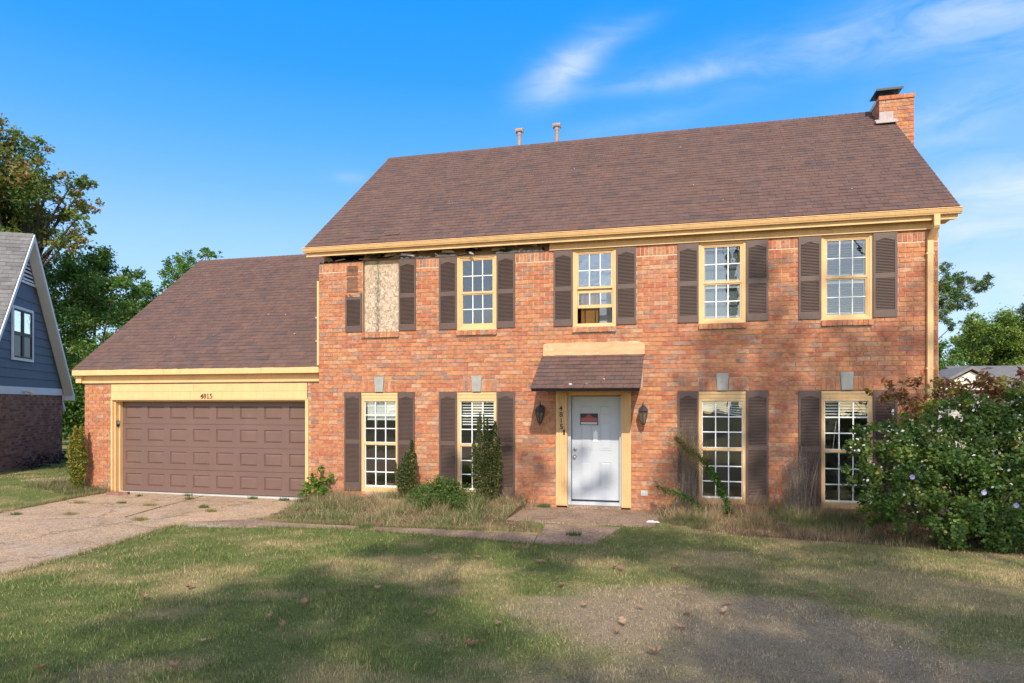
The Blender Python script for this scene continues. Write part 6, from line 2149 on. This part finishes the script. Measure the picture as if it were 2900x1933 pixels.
def make_grass():
    nr = np.random.RandomState(77)
    X, Y = [], []
    # rings of falling density with distance
    for (d0, d1, dens) in ((3.4, 6.0, 3600), (6.0, 8.0, 2400), (8.0, 10.5, 1500), (10.5, 14.5, 900), (14.5, 24, 300)):
        x0, x1, y0, y1 = -26, 9, -CAM_D, 8
        n = int((x1 - x0) * (y1 - y0) * dens)
        x = nr.uniform(x0, x1, n)
        y = nr.uniform(y0, y1, n)
        d = np.hypot(x, y + CAM_D)
        k = (d >= d0) & (d < d1) & visible(x, y)
        X.append(x[k]); Y.append(y[k])
    x, y = np.concatenate(X), np.concatenate(Y)
    ok = ~(in_poly(x, y, PORCH))
    e1 = 0.05 * np.sin(x * 9.1 + y * 7.3) + 0.04 * np.sin(x * 23 - y * 17)
    ok &= ~in_poly(x + e1, y + e1 * 0.6, DRIVE) & ~in_poly(x + e1 * 0.5, y + e1 * 0.7, WALK)
    ok &= ~((y > -0.03) & (x > GX0 - 0.03) & (x < WX1 + 0.05))
    ok &= ~in_poly(x, y, BED_L) & ~in_poly(x, y, BED_R)
    x, y = x[ok], y[ok]
    c, straw, th = lawn_tint(x, y)
    n = len(x)
    d = np.hypot(x, y + CAM_D)
    keep = nr.uniform(0, 1, n) > 0.12 * th
    x, y, c, straw, th, d = x[keep], y[keep], c[keep], straw[keep], th[keep], d[keep]
    n = len(x)
    dry = nr.uniform(0, 1, n) < 0.22 + 0.5 * straw
    c = np.where(dry[:, None], c * 0.45 + np.array([[0.45, 0.345, 0.18]]) * 0.55, c * 0.55 + np.array([[0.105, 0.172, 0.036]]) * 0.45 * (1 - th)[:, None] + c * 0.45 * th[:, None])
    tuft0 = fbm(x * 7.0 + 3, y * 7.0, 3)
    c = c * (nr.uniform(0.40, 1.65, n) * (0.65 + 0.7 * tuft0))[:, None]
    tuft = fbm(x * 3.1, y * 3.1, 3)
    L = (0.014 + 0.028 * sstep(0.3, 0.75, tuft) * (0.5 + tuft0) + 0.016 * nr.uniform(0, 1, n)) * (1 - 0.35 * th)
    L = L * np.where(nr.rand(n) < 0.01, 2.0, 1.0)
    w = 0.0042 + 0.00046 * d
    tri = blades(x, y, ground_h(x, y), L, w, nr, 0.95)
    o = link('grass', np_mesh('grass', tri, 3, M['blade'], tint=c), kind='stuff')
    print('grass blades', n)
    # unmown grass and dead thatch in the beds
    n = 42000
    x = nr.uniform(-7.6, -2.3, n); y = nr.uniform(-2.7, 0.0, n)
    k = in_poly(x, y, BED_L)
    x, y = x[k], y[k]
    fr_ = sstep(-1.9, -1.2, y)                  # taller towards the wall
    grn = fbm(x * 1.3 + 7, y * 1.6 + 3, 3)
    Lb = 0.04 + 0.06 * nr.uniform(0, 1, len(x)) + 0.07 * fr_ * nr.uniform(0, 1, len(x)) + 0.10 * fr_ * sstep(0.45, 0.65, grn) * np.exp(-((x + 4.2) / 1.6) ** 2)
    cl_ = fbm(x * 3.3 + 5, y * 4.1 + 8, 3)
    Lb = Lb * (0.35 + 1.5 * sstep(0.35, 0.7, cl_))
    g = sstep(0.34, 0.56, 0.6 * grn + 0.4 * cl_)[:, None]
    c = np.array([[0.115, 0.155, 0.05]]) * g + np.array([[0.42, 0.32, 0.17]]) * (1 - g)
    brn = (fbm(x * 1.6 + 50, y * 2.4 + 3, 3) > 0.56) & (nr.rand(len(x)) < 0.6)
    c = np.where(brn[:, None], np.array([[0.25, 0.165, 0.10]]), c)
    m_ = nr.uniform(0, 1, len(x)) < 0.3
    c = np.where(m_[:, None], np.array([[0.46, 0.36, 0.21]]), c) * nr.uniform(0.6, 1.35, len(x))[:, None]
    t1_ = blades(x, y, ground_h(x, y), Lb, 0.0075 + 0 * x, nr, 0.97)
    n = 34000
    x = nr.uniform(-0.9, 6.4, n); y = nr.uniform(-2.6, 0.0, n)
    k = in_poly(x, y, BED_R)
    x, y = x[k], y[k]
    fr_ = sstep(-1.6, -0.5, y) * sstep(3.0, 1.8, x)
    grn = fbm(x * 1.2 + 2, y * 1.5 + 9, 3)
    Lb = 0.06 + 0.10 * nr.uniform(0, 1, len(x)) + 0.13 * fr_ * nr.uniform(0.2, 1, len(x))
    g = sstep(0.46, 0.66, grn)[:, None]
    cl_ = fbm(x * 3.3 + 25, y * 4.1 + 18, 3)
    Lb = Lb * (0.4 + 1.4 * sstep(0.35, 0.7, cl_))
    c2 = np.array([[0.12, 0.145, 0.055]]) * g + np.array([[0.40, 0.29, 0.17]]) * (1 - g)
    red = (fbm(x * 0.9 + 31, y * 1.1, 3) > 0.55) & (nr.rand(len(x)) < 0.5)
    c2 = np.where(red[:, None], np.array([[0.24, 0.145, 0.095]]), c2) * nr.uniform(0.6, 1.35, len(x))[:, None]
    t2_ = blades(x, y, ground_h(x, y), Lb, 0.007 + 0 * x, nr, 0.97)
    # shaggy overhang along the walk and drive edges
    pts = []
    for poly, seg_ in ((BED_L, [(1, 2), (2, 3), (3, 4)]), (DRIVE, [(4, 5), (5, 6), (6, 7), (7, 8), (12, 13), (13, 14), (14, 15), (15, 0)]), (WALK, [(7, 8), (8, 9), (9, 10), (10, 11), (11, 12)])):
        for i, j in seg_:
            a, b = poly[i], poly[j]
            m2 = int(math.hypot(b[0] - a[0], b[1] - a[1]) * 420)
            f = nr.uniform(0, 1, m2)
            pts.append(np.stack([a[0] + (b[0] - a[0]) * f + nr.normal(size=m2) * 0.035, a[1] + (b[1] - a[1]) * f + nr.normal(size=m2) * 0.035], 1))
    pts = np.concatenate(pts)
    x, y = pts[:, 0], pts[:, 1]
    c3, _, _ = lawn_tint(x, y)
    c3 = (c3 * 0.5 + np.array([[0.38, 0.29, 0.15]]) * 0.5) * nr.uniform(0.55, 1.3, len(x))[:, None]
    t3_ = blades(x, y, np.maximum(ground_h(x, y), -0.06), 0.045 + 0.05 * nr.uniform(0, 1, len(x)), 0.0075 + 0 * x, nr, 0.95)
    # along the foot of the garage pier and walls
    n = 2600
    x = np.concatenate([nr.uniform(-14.6, -13.02, n), nr.uniform(-7.9, -7.3, n // 3)])
    y = np.concatenate([nr.uniform(-0.75, 0.18, n), nr.uniform(-0.35, 0.15, n // 3)])
    c4 = np.where((nr.rand(len(x)) < 0.5)[:, None], np.array([[0.28, 0.22, 0.12]]), np.array([[0.08, 0.12, 0.035]])) * nr.uniform(0.6, 1.3, len(x))[:, None]
    t4_ = blades(x, y, np.maximum(ground_h(x, y), -0.06), 0.06 + 0.16 * nr.uniform(0, 1, len(x)) ** 2, 0.009 + 0 * x, nr, 0.9)
    link('tall_grass', np_mesh('tall_grass', np.concatenate([t1_, t2_, t3_, t4_]), 3, M['blade'], tint=np.concatenate([c, c2, c3, c4])), kind='stuff')


make_grass()

# bent dry stalks standing in the left bed
nr = np.random.RandomState(15)
qq, rr = [], []
for (x, y, n, h_) in ((-6.9, -0.3, 22, 0.5), (-6.0, -0.35, 26, 0.5), (-4.85, -0.3, 16, 0.8), (-3.2, -0.3, 22, 0.75), (-4.1, -1.0, 40, 0.45), (-2.95, -0.5, 26, 0.45), (-5.5, -0.9, 36, 0.4), (1.1, -0.3, 26, 0.6), (0.6, -0.6, 40, 0.55), (1.5, -0.5, 40, 0.5), (2.3, -0.55, 40, 0.7), (-0.3, -0.9, 34, 0.4)):
    a, b = weed_clump('', '', x, y, 0.05, n, h_, 0.35, 'straw', int(x * 10) + 300, 0.45, 5, 0.006)
    qq.append(a); rr.append(b)
link('dry_grass', np_mesh('dry_grass', np.concatenate(qq), 4, M['straw'], np.concatenate(rr)), kind='stuff')

# tufts rooted in the cracks of the drive and walk
TUFTS = [(-12.3, -1.40, 0.26, 'pale'), (-11.4, -1.2, 0.14, 'green'), (-10.6, -1.3, 0.22, 'pale'), (-9.4, -1.2, 0.15, 'green'), (-10.5, -0.3, 0.14, 'green'), (-9.2, 0.12, 0.15, 'green'), (-10.9, 0.15, 0.14, 'green'), (-8.4, 0.10, 0.16, 'green'),
         (-11.2, -2.6, 0.2, 'pale'), (-12.2, -2.85, 0.16, 'green'), (-9.5, -2.75, 0.22, 'pale'), (-8.9, -1.6, 0.15, 'pale'), (-11.9, -0.2, 0.12, 'green'), (-10.9, -4.5, 0.18, 'pale'), (-1.62, -2.58, 0.17, 'green'), (-2.6, -0.12, 0.2, 'green'), (-5.0, -2.85, 0.2, 'green')]
for i, (x, y, r_, kind_) in enumerate(TUFTS):
    nr = np.random.RandomState(500 + i)
    n = int(150 * r_ / 0.15)
    px = x + np.clip(nr.normal(size=n), -1.5, 1.5) * r_ * 0.40
    py = y + np.clip(nr.normal(size=n), -1.5, 1.5) * r_ * 0.28
    tri = blades(px, py, np.full(n, -0.085 if x < -8.2 else (0.0 if y < -1.9 else 0.03)), 0.035 + 0.05 * nr.rand(n), np.full(n, 0.009), nr, 0.9)
    c = np.array([[0.26, 0.22, 0.075]] if kind_ == 'pale' else [[0.085, 0.145, 0.035]]) * nr.uniform(0.6, 1.35, n)[:, None]
    o = link('weed_tuft', np_mesh('weed_tuft', tri, 3, M['blade'], tint=c))
    walk_ = x > -8.2
    tag(o, ('small green grass tuft sprouting from the walkway or porch joint' if walk_ else
            ('yellowed grass tuft sprouting from a driveway crack' if kind_ == 'pale' else 'small green grass tuft sprouting from a driveway crack')), 'weed',
        'tufts in the walkway joints' if walk_ else ('yellowed tufts in the driveway' if kind_ == 'pale' else 'green tufts in the driveway'))

# clippings and crumbs of dry grass on the paving and the bare patch
nr = np.random.RandomState(909)
n = 15000
x = np.concatenate([nr.uniform(-12.9, -7.6, n), nr.uniform(-8, -0.5, n // 3), nr.uniform(-1.5, 4.2, n // 2)])
y = np.concatenate([nr.uniform(-8.5, 0.2, n), nr.uniform(-3.4, 0.0, n // 3), nr.uniform(-8.8, -5.0, n // 2)])
cl_ = fbm(x * 1.4, y * 2.2, 3)
k = ((in_poly(x, y, DRIVE) | in_poly(x, y, WALK) | in_poly(x, y, PORCH)) & (cl_ > 0.46)) | ((x > -1.5) & (y < -5.0))
x, y = x[k], y[k]
z = np.where(in_poly(x, y, DRIVE), -0.066, np.where(in_poly(x, y, PORCH), 0.018, np.where(in_poly(x, y, WALK), -0.002, ground_h(x, y) + 0.012)))
q_ = leaf_quads(np.stack([x, y, z], 1), 0.028, nr, 0.22, 2.5)
c = np.where((nr.rand(len(x)) < 0.6)[:, None], np.array([[0.48, 0.37, 0.21]]), np.array([[0.15, 0.105, 0.065]])) * nr.uniform(0.6, 1.3, len(x))[:, None]
link('dry_litter', np_mesh('dry_litter', q_, 4, M['blade'], tint=c), kind='stuff')

# fallen oak leaves
def oak_leaf(seed):
    r = random.Random(seed)
    n = 7
    L = 0.12
    outline = []
    for k in range(n + 1):
        f = k / n
        w = 0.034 * math.sin(math.pi * (0.12 + 0.84 * f)) * (1.35 if k % 2 else 0.55)
        outline.append((L * (f - 0.5), w))
    mb = MB()
    vs = []
    for (x, w) in outline:
        c = 0.022 * (2 * x / L) ** 2 + r.uniform(0, 0.006)
        vs += [(x, w, c + abs(w) * 0.55 + r.uniform(0, .006)), (x, 0, c), (x, -w, c + abs(w) * 0.45 + r.uniform(0, .006))]
    fs = []
    for k in range(n):
        a, b = k * 3, (k + 1) * 3
        fs += [(a, a + 1, b + 1, b), (a + 1, a + 2, b + 2, b + 1)]
    mb.add(vs, fs, 0.1 + 0.8 * r.random())
    mb.tube([(-L / 2, 0, 0.02), (-L / 2 - 0.03, 0.006, 0.008)], 0.0016, 4, r=0.2)
    return mb.mesh('fallen_leaf', M['deadleaf'])


lm = [oak_leaf(k) for k in range(6)]
LV = [(-2.58, -4.54), (-0.72, -4.72), (-0.80, -4.66), (-3.66, -6.86), (-3.91, -8.05), (-3.48, -7.55), (-1.71, -7.55), (-1.62, -7.47), (-0.40, -6.18), (0.05, -6.27), (-0.53, -6.68), (-0.23, -7.37), (-3.72, -8.58), (-4.67, -8.86), (-1.28, -5.60), (-0.95, -6.25), (-3.19, -6.17), (-2.31, -6.87), (-5.34, -7.13), (-1.69, -4.56), (-0.03, -6.68), (-0.55, -6.93)]
for k in range(14):
    LV.append((rng.uniform(-5.5, 2.2), rng.uniform(-8.2, -3.8)))
for i, (x, y) in enumerate(LV):
    o = link('fallen_leaf', lm[i % 6], loc=(x, y, float(ground_h(np.array([x]), np.array([y]))[0]) + 0.028), rot=(rng.uniform(-.35, .35), rng.uniform(-.35, .35), rng.uniform(0, 6.28)))
    s_ = rng.uniform(0.62, 1.08)
    o.scale = (s_, s_, s_ * rng.uniform(1.0, 1.8))
    tag(o, 'curled brown oak leaf fallen on the lawn', 'leaf', 'fallen oak leaves on the lawn')
